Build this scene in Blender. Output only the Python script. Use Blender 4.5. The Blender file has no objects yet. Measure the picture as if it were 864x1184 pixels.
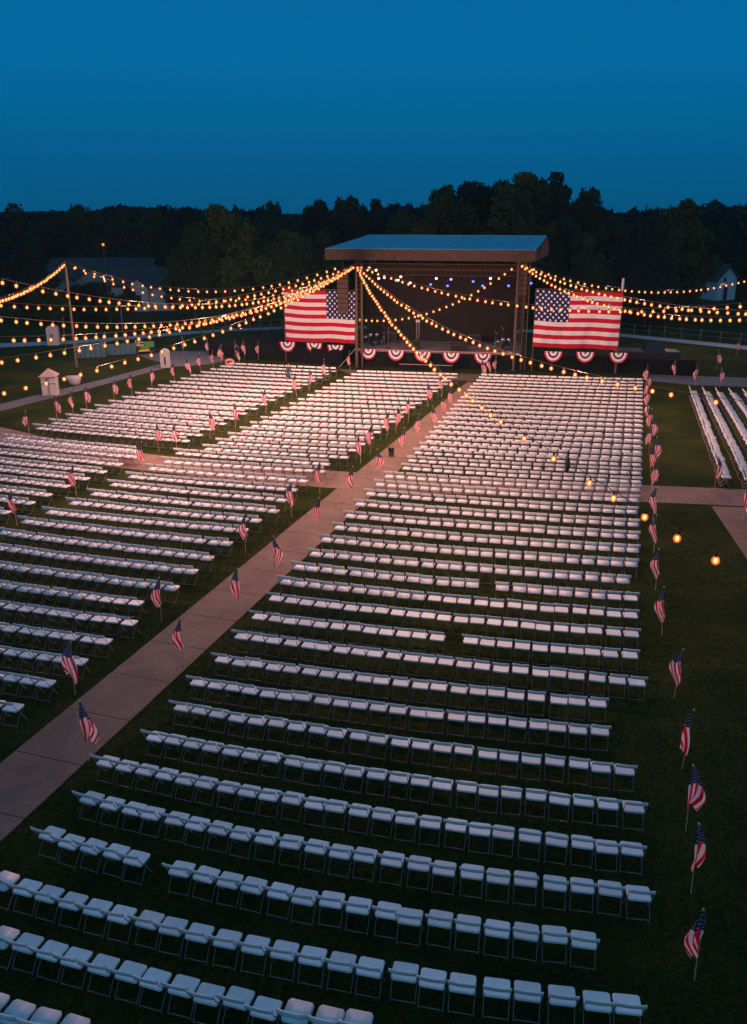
import bpy, math, random
import numpy as np
from mathutils import Vector, Matrix
random.seed(7)
rng = np.random.default_rng(11)
R = math.radians
PI = math.pi
S = bpy.context.scene
C = S.collection

# ------------------------------------------------------------------ camera
F, TH, CH = 1010.0, R(19.2), 11.8          # focal (px of an 864x1184 frame), pitch down, camera height
cd = bpy.data.cameras.new('camera')
cam = bpy.data.objects.new('camera', cd)
C.objects.link(cam)
cd.sensor_fit = 'VERTICAL'
cd.sensor_height = 24.0
cd.lens = F * 24.0 / 1184.0
cd.clip_end = 2000
cam.location = (0, 0, CH)
cam.rotation_euler = (R(90) - TH, 0, 0)
S.camera = cam

# ------------------------------------------------------------------ dusk sky
w = bpy.data.worlds.new('World')
S.world = w
w.use_nodes = True
nt = w.node_tree
nt.nodes.clear()
# blue hour: deep teal-blue above the treeline, the paler afterglow high up and behind the camera
tcw = nt.nodes.new('ShaderNodeTexCoord'); sxyz = nt.nodes.new('ShaderNodeSeparateXYZ')
nt.links.new(tcw.outputs['Generated'], sxyz.inputs[0])
rz_ = nt.nodes.new('ShaderNodeValToRGB')
el = rz_.color_ramp.elements
el[0].position = 0.0; el[0].color = (0.000, 0.090, 0.210, 1)
el[1].position = 1.0; el[1].color = (0.035, 0.18, 0.37, 1)
for p_, c_ in ((.06, (0.000, .112, .270, 1)), (.14, (0.000, .142, .355, 1)), (.24, (.000, .130, .335, 1)), (.36, (.002, .095, .25, 1)), (.6, (.04, .19, .40, 1))):
    e_ = el.new(p_); e_.color = c_
nt.links.new(sxyz.outputs[2], rz_.inputs[0])
ry_ = nt.nodes.new('ShaderNodeMapRange'); ry_.inputs[1].default_value = .1; ry_.inputs[2].default_value = -.7; ry_.interpolation_type = 'SMOOTHSTEP'
nt.links.new(sxyz.outputs[1], ry_.inputs[0])
mxw = nt.nodes.new('ShaderNodeMix'); mxw.data_type = 'RGBA'; mxw.inputs[7].default_value = (.045, .19, .34, 1)
nt.links.new(ry_.outputs[0], mxw.inputs[0]); nt.links.new(rz_.outputs[0], mxw.inputs[6])
bg = nt.nodes.new('ShaderNodeBackground')
bg.inputs[1].default_value = 1.0
wo = nt.nodes.new('ShaderNodeOutputWorld')
nt.links.new(mxw.outputs[2], bg.inputs[0])
nt.links.new(bg.outputs[0], wo.inputs[0])

sd = bpy.data.lights.new('sun', 'SUN')
sd.energy = 0.05
sd.angle = R(20)
sd.color = (1.0, 0.8, 0.75)
so = bpy.data.objects.new('sun', sd)
C.objects.link(so)
so.rotation_euler = (R(80), 0, R(-20))

S.view_settings.view_transform = 'Standard'
S.view_settings.look = 'None'
S.view_settings.exposure = 0.0
S.view_settings.gamma = 1.0
S.cycles.max_bounces = 5
S.cycles.diffuse_bounces = 2
S.cycles.glossy_bounces = 2
S.cycles.transmission_bounces = 2
S.cycles.transparent_max_bounces = 6
S.cycles.sample_clamp_indirect = 2.0
S.cycles.caustics_reflective = False
S.cycles.caustics_refractive = False
S.cycles.use_denoising = True
BULB_W = 430.0                              # watts of each lamp light on the strings

# ------------------------------------------------------------------ measuring
def ray(x, y):
    u = x - 432.0; d = y - 592.0
    return (u, F * math.cos(TH) - d * math.sin(TH), -F * math.sin(TH) - d * math.cos(TH))
def g(x, y, z=0.0):
    r = ray(x, y); k = (z - CH) / r[2]
    return Vector((r[0] * k, r[1] * k, z))
def pt(x, y, Y):
    r = ray(x, y); k = Y / r[1]
    return Vector((r[0] * k, Y, CH + r[2] * k))
def proj(p):
    z = p[1] * math.cos(TH) - (p[2] - CH) * math.sin(TH)
    yc = p[1] * math.sin(TH) + (p[2] - CH) * math.cos(TH)
    if z < .1: return None
    return 432 + F * p[0] / z, 592 - F * yc / z, z

# ------------------------------------------------------------------ materials
MATS = {}
def mat(name, col, rough=0.7, noise=None, scale=5.0, metal=0.0, bump=0.0, bscale=40.0, obj=0.0, spec=0.4, coord='Object', detail=4):
    m = bpy.data.materials.new(name); m.use_nodes = True
    n = m.node_tree; b = n.nodes['Principled BSDF']
    b.inputs['Roughness'].default_value = rough
    b.inputs['Metallic'].default_value = metal
    b.inputs['Specular IOR Level'].default_value = spec
    b.inputs['Base Color'].default_value = (*col, 1)
    tc = n.nodes.new('ShaderNodeTexCoord')
    last = None
    if noise:
        t = n.nodes.new('ShaderNodeTexNoise'); t.inputs['Scale'].default_value = scale; t.inputs['Detail'].default_value = detail
        n.links.new(tc.outputs[coord], t.inputs['Vector'])
        r = n.nodes.new('ShaderNodeValToRGB')
        r.color_ramp.elements[0].position = .3; r.color_ramp.elements[0].color = (*noise, 1)
        r.color_ramp.elements[1].position = .7; r.color_ramp.elements[1].color = (*col, 1)
        n.links.new(t.outputs['Fac'], r.inputs['Fac']); last = r.outputs['Color']
    if obj:
        oi = n.nodes.new('ShaderNodeObjectInfo')
        mr = n.nodes.new('ShaderNodeMapRange'); mr.inputs[3].default_value = 1 - obj; mr.inputs[4].default_value = 1.0
        n.links.new(oi.outputs['Random'], mr.inputs[0])
        mx = n.nodes.new('ShaderNodeMix'); mx.data_type = 'RGBA'; mx.blend_type = 'MULTIPLY'; mx.inputs[0].default_value = 1
        if last: n.links.new(last, mx.inputs[6])
        else: mx.inputs[6].default_value = (*col, 1)
        n.links.new(mr.outputs[0], mx.inputs[7]); last = mx.outputs[2]
    if last: n.links.new(last, b.inputs['Base Color'])
    if bump:
        t2 = n.nodes.new('ShaderNodeTexNoise'); t2.inputs['Scale'].default_value = bscale
        n.links.new(tc.outputs[coord], t2.inputs['Vector'])
        bp = n.nodes.new('ShaderNodeBump'); bp.inputs['Strength'].default_value = bump; bp.inputs['Distance'].default_value = .03
        n.links.new(t2.outputs['Fac'], bp.inputs['Height']); n.links.new(bp.outputs[0], b.inputs['Normal'])
    MATS[name] = m
    return m
def emis(name, col, s):
    m = bpy.data.materials.new(name); m.use_nodes = True
    n = m.node_tree; n.nodes.clear()
    e = n.nodes.new('ShaderNodeEmission'); e.inputs[0].default_value = (*col, 1); e.inputs[1].default_value = s
    o = n.nodes.new('ShaderNodeOutputMaterial'); n.links.new(e.outputs[0], o.inputs[0])
    try: m.cycles.emission_sampling = 'NONE'
    except Exception: pass
    return m

m_seat = mat('seat_plastic', (.80, .80, .80), .45, noise=(.72, .72, .73), scale=9, obj=.20)
m_back = mat('backrest_plastic', (.78, .76, .76), .5, noise=(.66, .65, .66), scale=9, obj=.10)
m_tube = mat('chair_tube', (.21, .20, .20), .45, metal=0.2)
m_pole = mat('weathered_pole', (.12, .08, .055), .8, noise=(.07, .048, .034), scale=6)
m_stake = mat('pine_stake', (.42, .27, .15), .7)
m_gold = mat('gilt_finial', (.55, .38, .12), .4, metal=.5)
m_black = mat('black_cloth', (.012, .012, .014), .95, noise=(.006, .006, .007), scale=2, spec=.1)
m_dark = mat('dark_metal', (.02, .02, .022), .5)
m_wire = mat('cable_black', (.10, .06, .04), .7)
m_white = mat('white_paint', (.55, .53, .52), .6, noise=(.40, .38, .37), scale=3)
m_house = mat('pale_siding', (.24, .30, .34), .8, noise=(.17, .22, .25), scale=2)
m_roofing = mat('dark_shingle', (.035, .045, .05), .9, noise=(.02, .027, .03), scale=3)
m_barn = mat('grey_boards', (.07, .08, .085), .9, noise=(.04, .045, .05), scale=2)
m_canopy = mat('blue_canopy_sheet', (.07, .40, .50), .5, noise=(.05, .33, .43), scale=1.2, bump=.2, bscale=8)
m_fascia = mat('brown_fascia_mesh', (.07, .042, .03), .9, noise=(.03, .019, .014), scale=4, detail=8)
m_truss = mat('bronze_truss', (.11, .065, .04), .6, metal=.3)
m_backdrop = mat('dark_backdrop', (.018, .011, .009), .95, noise=(.011, .007, .006), scale=.8)
m_deck = mat('worn_deck_boards', (.24, .20, .18), .8, noise=(.15, .12, .10), scale=2)
m_red = mat('bunting_red', (.52, .03, .06), .8)
m_bwhite = mat('bunting_white', (.78, .72, .72), .8)
m_navy = mat('bunting_navy', (.03, .035, .10), .8)
m_amp = mat('black_equipment', (.015, .015, .017), .5)
m_chrome = mat('drum_chrome', (.5, .5, .52), .25, metal=.9)
m_teal = mat('faded_blue_tarp', (.05, .12, .16), .7, noise=(.035, .085, .12), scale=2)
m_green = mat('mower_green', (.05, .22, .05), .5)
m_yellow = mat('mower_yellow', (.65, .45, .05), .5)
m_tyre = mat('tyre_rubber', (.02, .02, .02), .9)
m_glass = mat('dark_glass', (.02, .03, .04), .15)
m_skin = mat('skin', (.45, .28, .20), .6)
m_shirt = mat('dark_shirt', (.04, .05, .08), .9)
m_pinkshirt = mat('pale_shirt', (.55, .42, .42), .9)
m_bark = mat('tree_bark', (.05, .038, .028), .9, noise=(.03, .022, .016), scale=6)
m_orange = mat('cone_orange', (.7, .2, .04), .6)
m_pink = mat('pink_cloth', (.75, .25, .25), .8)
m_bin = mat('brown_bin', (.05, .035, .03), .8)

def leafmat(name, a, b_):
    m = mat(name, a, .85, noise=b_, scale=.35, obj=.25, spec=.15)
    return m
m_leaf = [leafmat('leaf_a', (.070, .115, .030), (.024, .046, .013)), leafmat('leaf_b', (.042, .080, .028), (.015, .033, .013)), leafmat('leaf_c', (.020, .048, .036), (.009, .024, .019))]  # leaf_c: bluish distance haze put into its teal tint

# lawn: mown grass, patches of dry and lush blades
m_lawn = bpy.data.materials.new('lawn'); m_lawn.use_nodes = True
n = m_lawn.node_tree; b = n.nodes['Principled BSDF']; b.inputs['Roughness'].default_value = 1; b.inputs['Specular IOR Level'].default_value = .05
tc = n.nodes.new('ShaderNodeTexCoord')
def nz(scale, det, rough=.6):
    t = n.nodes.new('ShaderNodeTexNoise'); t.inputs['Scale'].default_value = scale; t.inputs['Detail'].default_value = det
    t.inputs['Roughness'].default_value = rough
    n.links.new(tc.outputs['Object'], t.inputs['Vector']); return t
def ramp(src, p0, c0, p1, c1):
    r = n.nodes.new('ShaderNodeValToRGB'); r.color_ramp.elements[0].position = p0; r.color_ramp.elements[0].color = (*c0, 1)
    r.color_ramp.elements[1].position = p1; r.color_ramp.elements[1].color = (*c1, 1); n.links.new(src, r.inputs[0]); return r
big = ramp(nz(.35, 3).outputs[0], .35, (.013, .024, .006), .7, (.038, .042, .011))
fine = ramp(nz(13, 8, .85).outputs[0], .36, (.15, .17, .15), .66, (2.5, 2.5, 2.1))
mid = ramp(nz(5.5, 6, .75).outputs[0], .3, (.5, .52, .5), .7, (1.5, 1.42, 1.2))
def mulc(a, c):
    x = n.nodes.new('ShaderNodeMix'); x.data_type = 'RGBA'; x.blend_type = 'MULTIPLY'; x.inputs[0].default_value = 1
    n.links.new(a, x.inputs[6]); n.links.new(c, x.inputs[7]); return x.outputs[2]
n.links.new(mulc(mulc(big.outputs[0], fine.outputs[0]), mid.outputs[0]), b.inputs['Base Color'])
bp = n.nodes.new('ShaderNodeBump'); bp.inputs['Strength'].default_value = .8; bp.inputs['Distance'].default_value = .05
n.links.new(nz(40, 6, .8).outputs[0], bp.inputs['Height']); n.links.new(bp.outputs[0], b.inputs['Normal'])

def concrete(name, a, c, scale=.6):
    global n, tc
    m = bpy.data.materials.new(name); m.use_nodes = True
    n = m.node_tree; b = n.nodes['Principled BSDF']; b.inputs['Roughness'].default_value = .85
    tc = n.nodes.new('ShaderNodeTexCoord')
    big = ramp(nz(scale, 5, .65).outputs[0], .3, c, .72, a)
    fine = ramp(nz(14, 8, .85).outputs[0], .35, (.62, .60, .58), .68, (1.3, 1.3, 1.3))
    n.links.new(mulc(big.outputs[0], fine.outputs[0]), b.inputs['Base Color'])
    bp = n.nodes.new('ShaderNodeBump'); bp.inputs['Strength'].default_value = .3; bp.inputs['Distance'].default_value = .02
    n.links.new(nz(60, 5, .7).outputs[0], bp.inputs['Height']); n.links.new(bp.outputs[0], b.inputs['Normal'])
    return m
m_walk = concrete('walkway_concrete', (.26, .150, .108), (.15, .088, .066))
m_gravel = concrete('grey_pavement', (.15, .14, .15), (.105, .10, .105))
m_dirt = concrete('bare_earth', (.16, .105, .060), (.09, .065, .035), .9)

# flag cloth: UV u along the fly, v down the hoist
def flagmat(name, sr=.13, cu=.4, red=(.50, .012, .035), white=(.80, .74, .74), blue=(.022, .028, .095)):
    m = bpy.data.materials.new(name); m.use_nodes = True
    n = m.node_tree; b = n.nodes['Principled BSDF']; b.inputs['Roughness'].default_value = .8; b.inputs['Specular IOR Level'].default_value = .1
    tc = n.nodes.new('ShaderNodeUVMap'); sp = n.nodes.new('ShaderNodeSeparateXYZ'); n.links.new(tc.outputs[0], sp.inputs[0])
    def M(op, a, c=None, d=None):
        x = n.nodes.new('ShaderNodeMath'); x.operation = op
        for i, v in enumerate((a, c, d)):
            if v is None: continue
            if isinstance(v, (int, float)): x.inputs[i].default_value = v
            else: n.links.new(v, x.inputs[i])
        return x.outputs[0]
    u, v = sp.outputs[0], sp.outputs[1]
    stripe = M('LESS_THAN', M('FRACT', M('MULTIPLY', v, 6.5)), .5)            # 1 = red
    canton = M('MULTIPLY', M('LESS_THAN', u, cu), M('LESS_THAN', v, 7 / 13.0))
    # 11 x 9 lattice, every other node carries a star
    gu = M('MULTIPLY', u, 30.0); gv = M('MULTIPLY', v, 9 / (7 / 13.0) + 1.8)
    du = M('SUBTRACT', M('FRACT', gu), .5); dv = M('SUBTRACT', M('FRACT', gv), .5)
    r2 = M('ADD', M('MULTIPLY', du, du), M('MULTIPLY', dv, dv))
    par = M('LESS_THAN', M('MODULO', M('ADD', M('FLOOR', gu), M('FLOOR', gv)), 2.0), .5)
    star = M('MULTIPLY', M('LESS_THAN', r2, sr), par)
    def mix(f, a, c):
        x = n.nodes.new('ShaderNodeMix'); x.data_type = 'RGBA'
        n.links.new(f, x.inputs[0])
        for i, k in ((6, a), (7, c)):
            if isinstance(k, tuple): x.inputs[i].default_value = (*k, 1)
            else: n.links.new(k, x.inputs[i])
        return x.outputs[2]
    col = mix(canton, mix(stripe, white, red), mix(star, blue, (.78, .76, .8)))
    n.links.new(col, b.inputs['Base Color'])
    tr = n.nodes.new('ShaderNodeBsdfTranslucent'); n.links.new(col, tr.inputs[0])
    ms = n.nodes.new('ShaderNodeMixShader'); ms.inputs[0].default_value = .3
    n.links.new(b.outputs[0], ms.inputs[1]); n.links.new(tr.outputs[0], ms.inputs[2])
    n.links.new(ms.outputs[0], n.nodes['Material Output'].inputs[0])
    return m
m_flag = flagmat('flag_cloth')
m_sflag = flagmat('small_flag_cloth', .05, .36, (.74, .016, .05), (.95, .86, .86), (.016, .030, .095))

m_core = emis('filament', (1.0, .52, .22), 5.5)
m_glow = bpy.data.materials.new('bulb_glow_shell'); m_glow.use_nodes = True  # orange glow around each bulb, put into an emissive see-through shell
n = m_glow.node_tree; n.nodes.clear()
e = n.nodes.new('ShaderNodeEmission'); e.inputs[0].default_value = (1.0, .20, .02, 1); e.inputs[1].default_value = 1.0
t = n.nodes.new('ShaderNodeBsdfTransparent'); ms = n.nodes.new('ShaderNodeMixShader'); ms.inputs[0].default_value = .62
o = n.nodes.new('ShaderNodeOutputMaterial')
n.links.new(t.outputs[0], ms.inputs[1]); n.links.new(e.outputs[0], ms.inputs[2]); n.links.new(ms.outputs[0], o.inputs[0])
m_glow.cycles.emission_sampling = 'NONE'

# ------------------------------------------------------------------ mesh helpers
class MB:
    def __init__(s): s.v = []; s.f = []; s.mi = []; s.uv = {}
    def add(s, vs, fs, mi=0):
        o = len(s.v); s.v += [tuple(p) for p in vs]
        for f in fs: s.f.append([i + o for i in f]); s.mi.append(mi)
    def box(s, c, d, rz=0, mi=0, M=None):
        hx, hy, hz = d[0] / 2, d[1] / 2, d[2] / 2
        P = [(-hx, -hy, -hz), (hx, -hy, -hz), (hx, hy, -hz), (-hx, hy, -hz), (-hx, -hy, hz), (hx, -hy, hz), (hx, hy, hz), (-hx, hy, hz)]
        ca, sa = math.cos(rz), math.sin(rz)
        P = [(x * ca - y * sa + c[0], x * sa + y * ca + c[1], z + c[2]) for x, y, z in P]
        if M: P = [M @ Vector(p) for p in P]
        s.add(P, [(0, 3, 2, 1), (4, 5, 6, 7), (0, 1, 5, 4), (1, 2, 6, 5), (2, 3, 7, 6), (3, 0, 4, 7)], mi)
    def prism(s, poly, z0, z1, mi=0):
        k = len(poly)
        V = [(x, y, z0) for x, y in poly] + [(x, y, z1) for x, y in poly]
        s.add(V, [tuple(range(k))[::-1], tuple(range(k, 2 * k))] + [(i, (i + 1) % k, (i + 1) % k + k, i + k) for i in range(k)], mi)
    def tube(s, pts, r, n=6, mi=0, r2=None, cap=True):
        pts = [Vector(p) for p in pts]; k = len(pts); rings = []
        for i, p in enumerate(pts):
            d = (pts[min(i + 1, k - 1)] - pts[max(i - 1, 0)]).normalized()
            a = Vector((0, 0, 1)) if abs(d.z) < .9 else Vector((1, 0, 0))
            x = d.cross(a).normalized(); y = d.cross(x)
            rr = r if r2 is None else r + (r2 - r) * i / max(1, k - 1)
            rings.append([p + x * rr * math.cos(2 * PI * j / n) + y * rr * math.sin(2 * PI * j / n) for j in range(n)])
        V = [q for g_ in rings for q in g_]
        Fs = [(i * n + j, i * n + (j + 1) % n, (i + 1) * n + (j + 1) % n, (i + 1) * n + j) for i in range(k - 1) for j in range(n)]
        if cap: Fs += [tuple(range(n)), tuple(range((k - 1) * n, k * n))[::-1]]
        s.add(V, Fs, mi)
    def ball(s, c, r, nu=8, nv=6, mi=0, sc=(1, 1, 1)):
        V = [(c[0], c[1], c[2] + r * sc[2])]
        for i in range(1, nv):
            a = PI * i / nv
            V += [(c[0] + r * sc[0] * math.sin(a) * math.cos(2 * PI * j / nu), c[1] + r * sc[1] * math.sin(a) * math.sin(2 * PI * j / nu), c[2] + r * sc[2] * math.cos(a)) for j in range(nu)]
        V.append((c[0], c[1], c[2] - r * sc[2])); L = len(V) - 1
        Fs = [(0, 1 + j, 1 + (j + 1) % nu) for j in range(nu)]
        for i in range(nv - 2):
            Fs += [(1 + i * nu + j, 1 + (i + 1) * nu + j, 1 + (i + 1) * nu + (j + 1) % nu, 1 + i * nu + (j + 1) % nu) for j in range(nu)]
        Fs += [(L, 1 + (nv - 2) * nu + (j + 1) % nu, 1 + (nv - 2) * nu + j) for j in range(nu)]
        s.add(V, Fs, mi)
    def mesh(s, name, mats, smooth=False):
        me = bpy.data.meshes.new(name); me.from_pydata(s.v, [], s.f)
        for m in (mats if isinstance(mats, (list, tuple)) else [mats]): me.materials.append(m)
        if any(s.mi): me.polygons.foreach_set('material_index', s.mi)
        if smooth: me.polygons.foreach_set('use_smooth', [True] * len(me.polygons))
        me.update(); return me
    def build(s, name, mats, parent=None, smooth=False, bevel=0, loc=(0, 0, 0), rz=0):
        me = s.mesh(name, mats, smooth)
        o = bpy.data.objects.new(name, me); C.objects.link(o)
        o.location = loc; o.rotation_euler = (0, 0, rz)
        if parent: o.parent = parent
        if bevel:
            bv = o.modifiers.new('b', 'BEVEL'); bv.width = bevel; bv.segments = 2; bv.limit_method = 'ANGLE'
        return o
def tag(o, label, cat, group=None, kind=None):
    o['label'] = label; o['category'] = cat
    if group: o['group'] = group
    if kind: o['kind'] = kind
    return o
def thing(name, label, cat, loc=(0, 0, 0), rz=0, group=None):
    o = bpy.data.objects.new(name, None); C.objects.link(o); o.empty_display_size = .1
    o.location = loc; o.rotation_euler = (0, 0, rz)
    return tag(o, label, cat, group)
def struct(o): o['kind'] = 'structure'; return o
def inst(name, me, parent=None, loc=(0, 0, 0), rot=(0, 0, 0), sc=(1, 1, 1)):
    o = bpy.data.objects.new(name, me); C.objects.link(o); o.location = loc; o.rotation_euler = rot; o.scale = sc
    if parent: o.parent = parent
    return o
ORD = ['', 'first', 'second', 'third', 'fourth', 'fifth', 'sixth', 'seventh', 'eighth', 'ninth', 'tenth', '11th', '12th', '13th', '14th', '15th', '16th', '17th', '18th', '19th', '20th']
def nth(i):
    if i < len(ORD): return ORD[i]
    return '%d%s' % (i, 'th' if 10 <= i % 100 <= 20 else {1: 'st', 2: 'nd', 3: 'rd'}.get(i % 10, 'th'))

# ------------------------------------------------------------------ ground, walks
m = MB(); m.add([(-700, -60, 0), (700, -60, 0), (700, 900, 0), (-700, 900, 0)], [(0, 1, 2, 3)])
struct(m.build('lawn', m_lawn))

def lerp(a, c, t): return (a[0] + (c[0] - a[0]) * t, a[1] + (c[1] - a[1]) * t)
# main diagonal walkway: cast slabs with open joints
L0, L1 = (-15.4, -4.5), (6.75, 62.2)
def wl(t): return lerp(L0, L1, t)
dx, dy = L1[0] - L0[0], L1[1] - L0[1]; LL = math.hypot(dx, dy); ux, uy = dx / LL, dy / LL; px_, py_ = uy, -ux
m = MB(); k = int(LL / 1.85); WW = 1.78
for i in range(k):
    a, c = i / k * LL + .012, (i + 1) / k * LL - .012
    h = .035 + .004 * random.random()
    P = [(L0[0] + ux * a + px_ * s_, L0[1] + uy * a + py_ * s_) for s_ in (0, WW)] + [(L0[0] + ux * c + px_ * s_, L0[1] + uy * c + py_ * s_) for s_ in (WW, 0)]
    m.prism(P, 0.0, h)
struct(m.build('walkway', m_walk))
# cross path
top = [(-34, 57.5), (-26, 51.6), (-21.2, 48.5), (-16.5, 45.3), (-12.3, 43.1), (-7.0, 41.1), (-1.7, 39.7), (3, 38.7), (12, 37.5), (16.5, 36.85), (34, 34.5)]
def strip(name, left, right, z, mt, seg=1.9, gap=.012):
    """slabs between two polylines given point by point"""
    m = MB()
    for (a, c, d, e_) in zip(left[:-1], left[1:], right[:-1], right[1:]):
        L = math.hypot(c[0] - a[0], c[1] - a[1]); k = max(1, round(L / seg))
        for i in range(k):
            t0, t1 = i / k + gap / L, (i + 1) / k - gap / L
            m.prism([lerp(d, e_, t0), lerp(d, e_, t1), lerp(a, c, t1), lerp(a, c, t0)], 0, z)
    return struct(m.build(name, mt))
strip('cross_path', top, [(x - .55 if x < 0 else x, y - 2.55 + (.0 if x < 0 else .12)) for x, y in top], .026, m_walk, 2.0)
# branch off to the lower right
strip('side_path', [(14.15, 34.6), (13.3, 28.9), (12.1, 21)], [(15.7, 34.4), (14.9, 28.7), (13.7, 20.8)], .018, m_walk, 2.0)
# earth and paving in front of the stage
strip('stage_apron', [(-2.9, 67.6), (0, 67.0), (5, 65.9), (11.9, 64.6)], [(-1.6, 64.9), (0, 64.3), (5, 63.1), (9.0, 62.2)], .012, m_dirt, 50, 0)
a0 = [g(x, y) for x, y in ((752, 433), (800, 435), (864, 437), (960, 440))]; a1 = [g(x, y) for x, y in ((750, 440), (800, 445), (864, 447.5), (960, 453))]
strip('right_pavement', [(p.x, p.y) for p in a0], [(p.x, p.y) for p in a1], .014, m_gravel, 2.4)
a0 = [g(x, y) for x, y in ((-60, 481), (0, 467.5), (57, 453.5), (110, 441), (160, 428), (186, 421))]
a1 = [g(x, y) for x, y in ((-60, 490), (0, 475.5), (57, 461), (110, 447.5), (160, 434), (193, 425))]
strip('left_sidewalk', [(p.x, p.y) for p in a0], [(p.x, p.y) for p in a1], .014, m_gravel, 2.4)
P = [g(x, y) for x, y in ((160, 411), (175, 416.5), (193, 420.5), (196, 424.5), (243, 421), (262, 417), (246, 406.5), (200, 406))]
m = MB(); m.prism([(p.x, p.y) for p in P], 0, .02); struct(m.build('left_paved_yard', m_gravel))
# service road curving behind the stage
rl = [g(x, y) for x, y in ((-120, 399), (0, 397), (90, 393.5), (160, 388), (215, 383.5), (260, 380.5), (330, 377.5), (430, 377), (560, 379), (720, 386), (864, 400), (1000, 416))]
rr = [g(x, y) for x, y in ((-120, 404), (0, 402), (90, 397.5), (160, 391.5), (215, 387), (260, 383.5), (330, 380.5), (430, 380), (560, 382), (720, 389.5), (864, 404.5), (1000, 422))]
m_road = concrete('service_road', (.34, .36, .38), (.27, .29, .30), .3)
m = MB(); m.v = [(p.x, p.y, .016) for p in rl] + [(p.x, p.y, .016) for p in rr]
kk = len(rl)
m.f = [(i + kk, i + 1 + kk, i + 1, i) for i in range(kk - 1)]; m.mi = [0] * (kk - 1)
struct(m.build('service_road', m_road))

# blades of grass on the nearest part of the lawn
NBL = 300000
gx = rng.uniform(-16, 17, NBL); gy = 7 + 27 * rng.uniform(0, 1, NBL) ** 1.5
clump = np.sin(gx * 2.1 + 1.3 * np.sin(gy * 1.7)) + np.sin(gy * 2.6 + 1.1 * np.sin(gx * 1.9))
u_ = (gx - L0[0]) * px_ + (gy - L0[1]) * py_
keep = ~((u_ > .0) & (u_ < WW)) & (gx < 13.0 - (34 - gy) * .1 + .0) & (clump + rng.normal(0, .8, NBL) > -1.0)
gx, gy = gx[keep], gy[keep]; k_ = len(gx)
ang = rng.uniform(0, 2 * PI, k_); hh = rng.uniform(.025, .07, k_); ww = rng.uniform(.006, .013, k_); le = rng.normal(0, .02, (k_, 2))
Vb = np.empty((k_, 3, 3))
Vb[:, 0] = np.stack([gx - ww * np.cos(ang), gy - ww * np.sin(ang), np.zeros(k_)], 1)
Vb[:, 1] = np.stack([gx + ww * np.cos(ang), gy + ww * np.sin(ang), np.zeros(k_)], 1)
Vb[:, 2] = np.stack([gx + le[:, 0], gy + le[:, 1], hh], 1)
me = bpy.data.meshes.new('grass'); me.vertices.add(k_ * 3); me.vertices.foreach_set('co', Vb.ravel())
me.loops.add(k_ * 3); me.loops.foreach_set('vertex_index', np.arange(k_ * 3, dtype=np.int32))
me.polygons.add(k_); me.polygons.foreach_set('loop_start', np.arange(0, k_ * 3, 3, dtype=np.int32)); me.polygons.foreach_set('loop_total', np.full(k_, 3, dtype=np.int32))
me.materials.append(mat('grass_blade', (.060, .075, .022), .9, noise=(.022, .040, .010), scale=1.1, spec=.1)); me.update(calc_edges=True)
o = bpy.data.objects.new('grass', me); C.objects.link(o); tag(o, 'short mown grass between the chair rows and beside the walkway', 'grass', kind='stuff')

# ------------------------------------------------------------------ folding chairs
CW = .44
def rbox(w_, d_, z0, z1, cut=.05, y0=0.0, bend=0.0):
    """cushion-like plate, rounded corners, soft top edge"""
    m = MB(); out = []
    for (sx, sy) in ((1, 1), (-1, 1), (-1, -1), (1, -1)):
        a0 = {(1, 1): 0, (-1, 1): 90, (-1, -1): 180, (1, -1): 270}[(sx, sy)]
        for a in (0, 30, 60, 90):
            out.append((sx * (w_ / 2 - cut) + cut * math.cos(R(a0 + a)), sy * (d_ / 2 - cut) + cut * math.sin(R(a0 + a))))
    k = len(out); z_ = [z0, z1 - .012, z1]; ins = [1, 1, .94]
    V = [(x * s_, y * s_ + y0, zz) for zz, s_ in zip(z_, ins) for x, y in out]
    m.add(V, [tuple(range(k))[::-1], tuple(range(2 * k, 3 * k))] + [(l * k + i, l * k + (i + 1) % k, (l + 1) * k + (i + 1) % k, (l + 1) * k + i) for l in range(2) for i in range(k)])
    return m
seat_me = rbox(.41, .35, .392, .43, .045, .20).mesh('seat', m_seat)
# backrest: curved panel, rounded ends
m = MB(); nx = 8
for layer, off in ((0, -.014), (1, .014)):
    for j, zz in enumerate((.655, .665, .742, .755)):
        for i in range(nx + 1):
            t = i / nx * 2 - 1
            hw = .218 if j in (1, 2) else .196
            m.v.append((t * hw, -.072 + .018 * (t * t) + off * (1 if j in (1, 2) else .4) - (zz - .6) * .32, zz))
st = nx + 1
for l in (0, 1):
    for j in range(3):
        for i in range(nx):
            q = [l * 4 * st + j * st + i, l * 4 * st + j * st + i + 1, l * 4 * st + (j + 1) * st + i + 1, l * 4 * st + (j + 1) * st + i]
            m.f.append(q if l == 0 else q[::-1]); m.mi.append(0)
for i in range(nx):
    m.f.append([i, 4 * st + i, 4 * st + i + 1, i + 1]); m.mi.append(0)
    a = 3 * st + i; m.f.append([a, a + 1, a + 1 + 4 * st, a + 4 * st]); m.mi.append(0)
for j in range(3):
    a = j * st; m.f.append([a, a + st, a + st + 4 * st, a + 4 * st]); m.mi.append(0)
    a = j * st + nx; m.f.append([a, a + 4 * st, a + st + 4 * st, a + st]); m.mi.append(0)
back_me = m.mesh('backrest', m_back, True)
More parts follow.
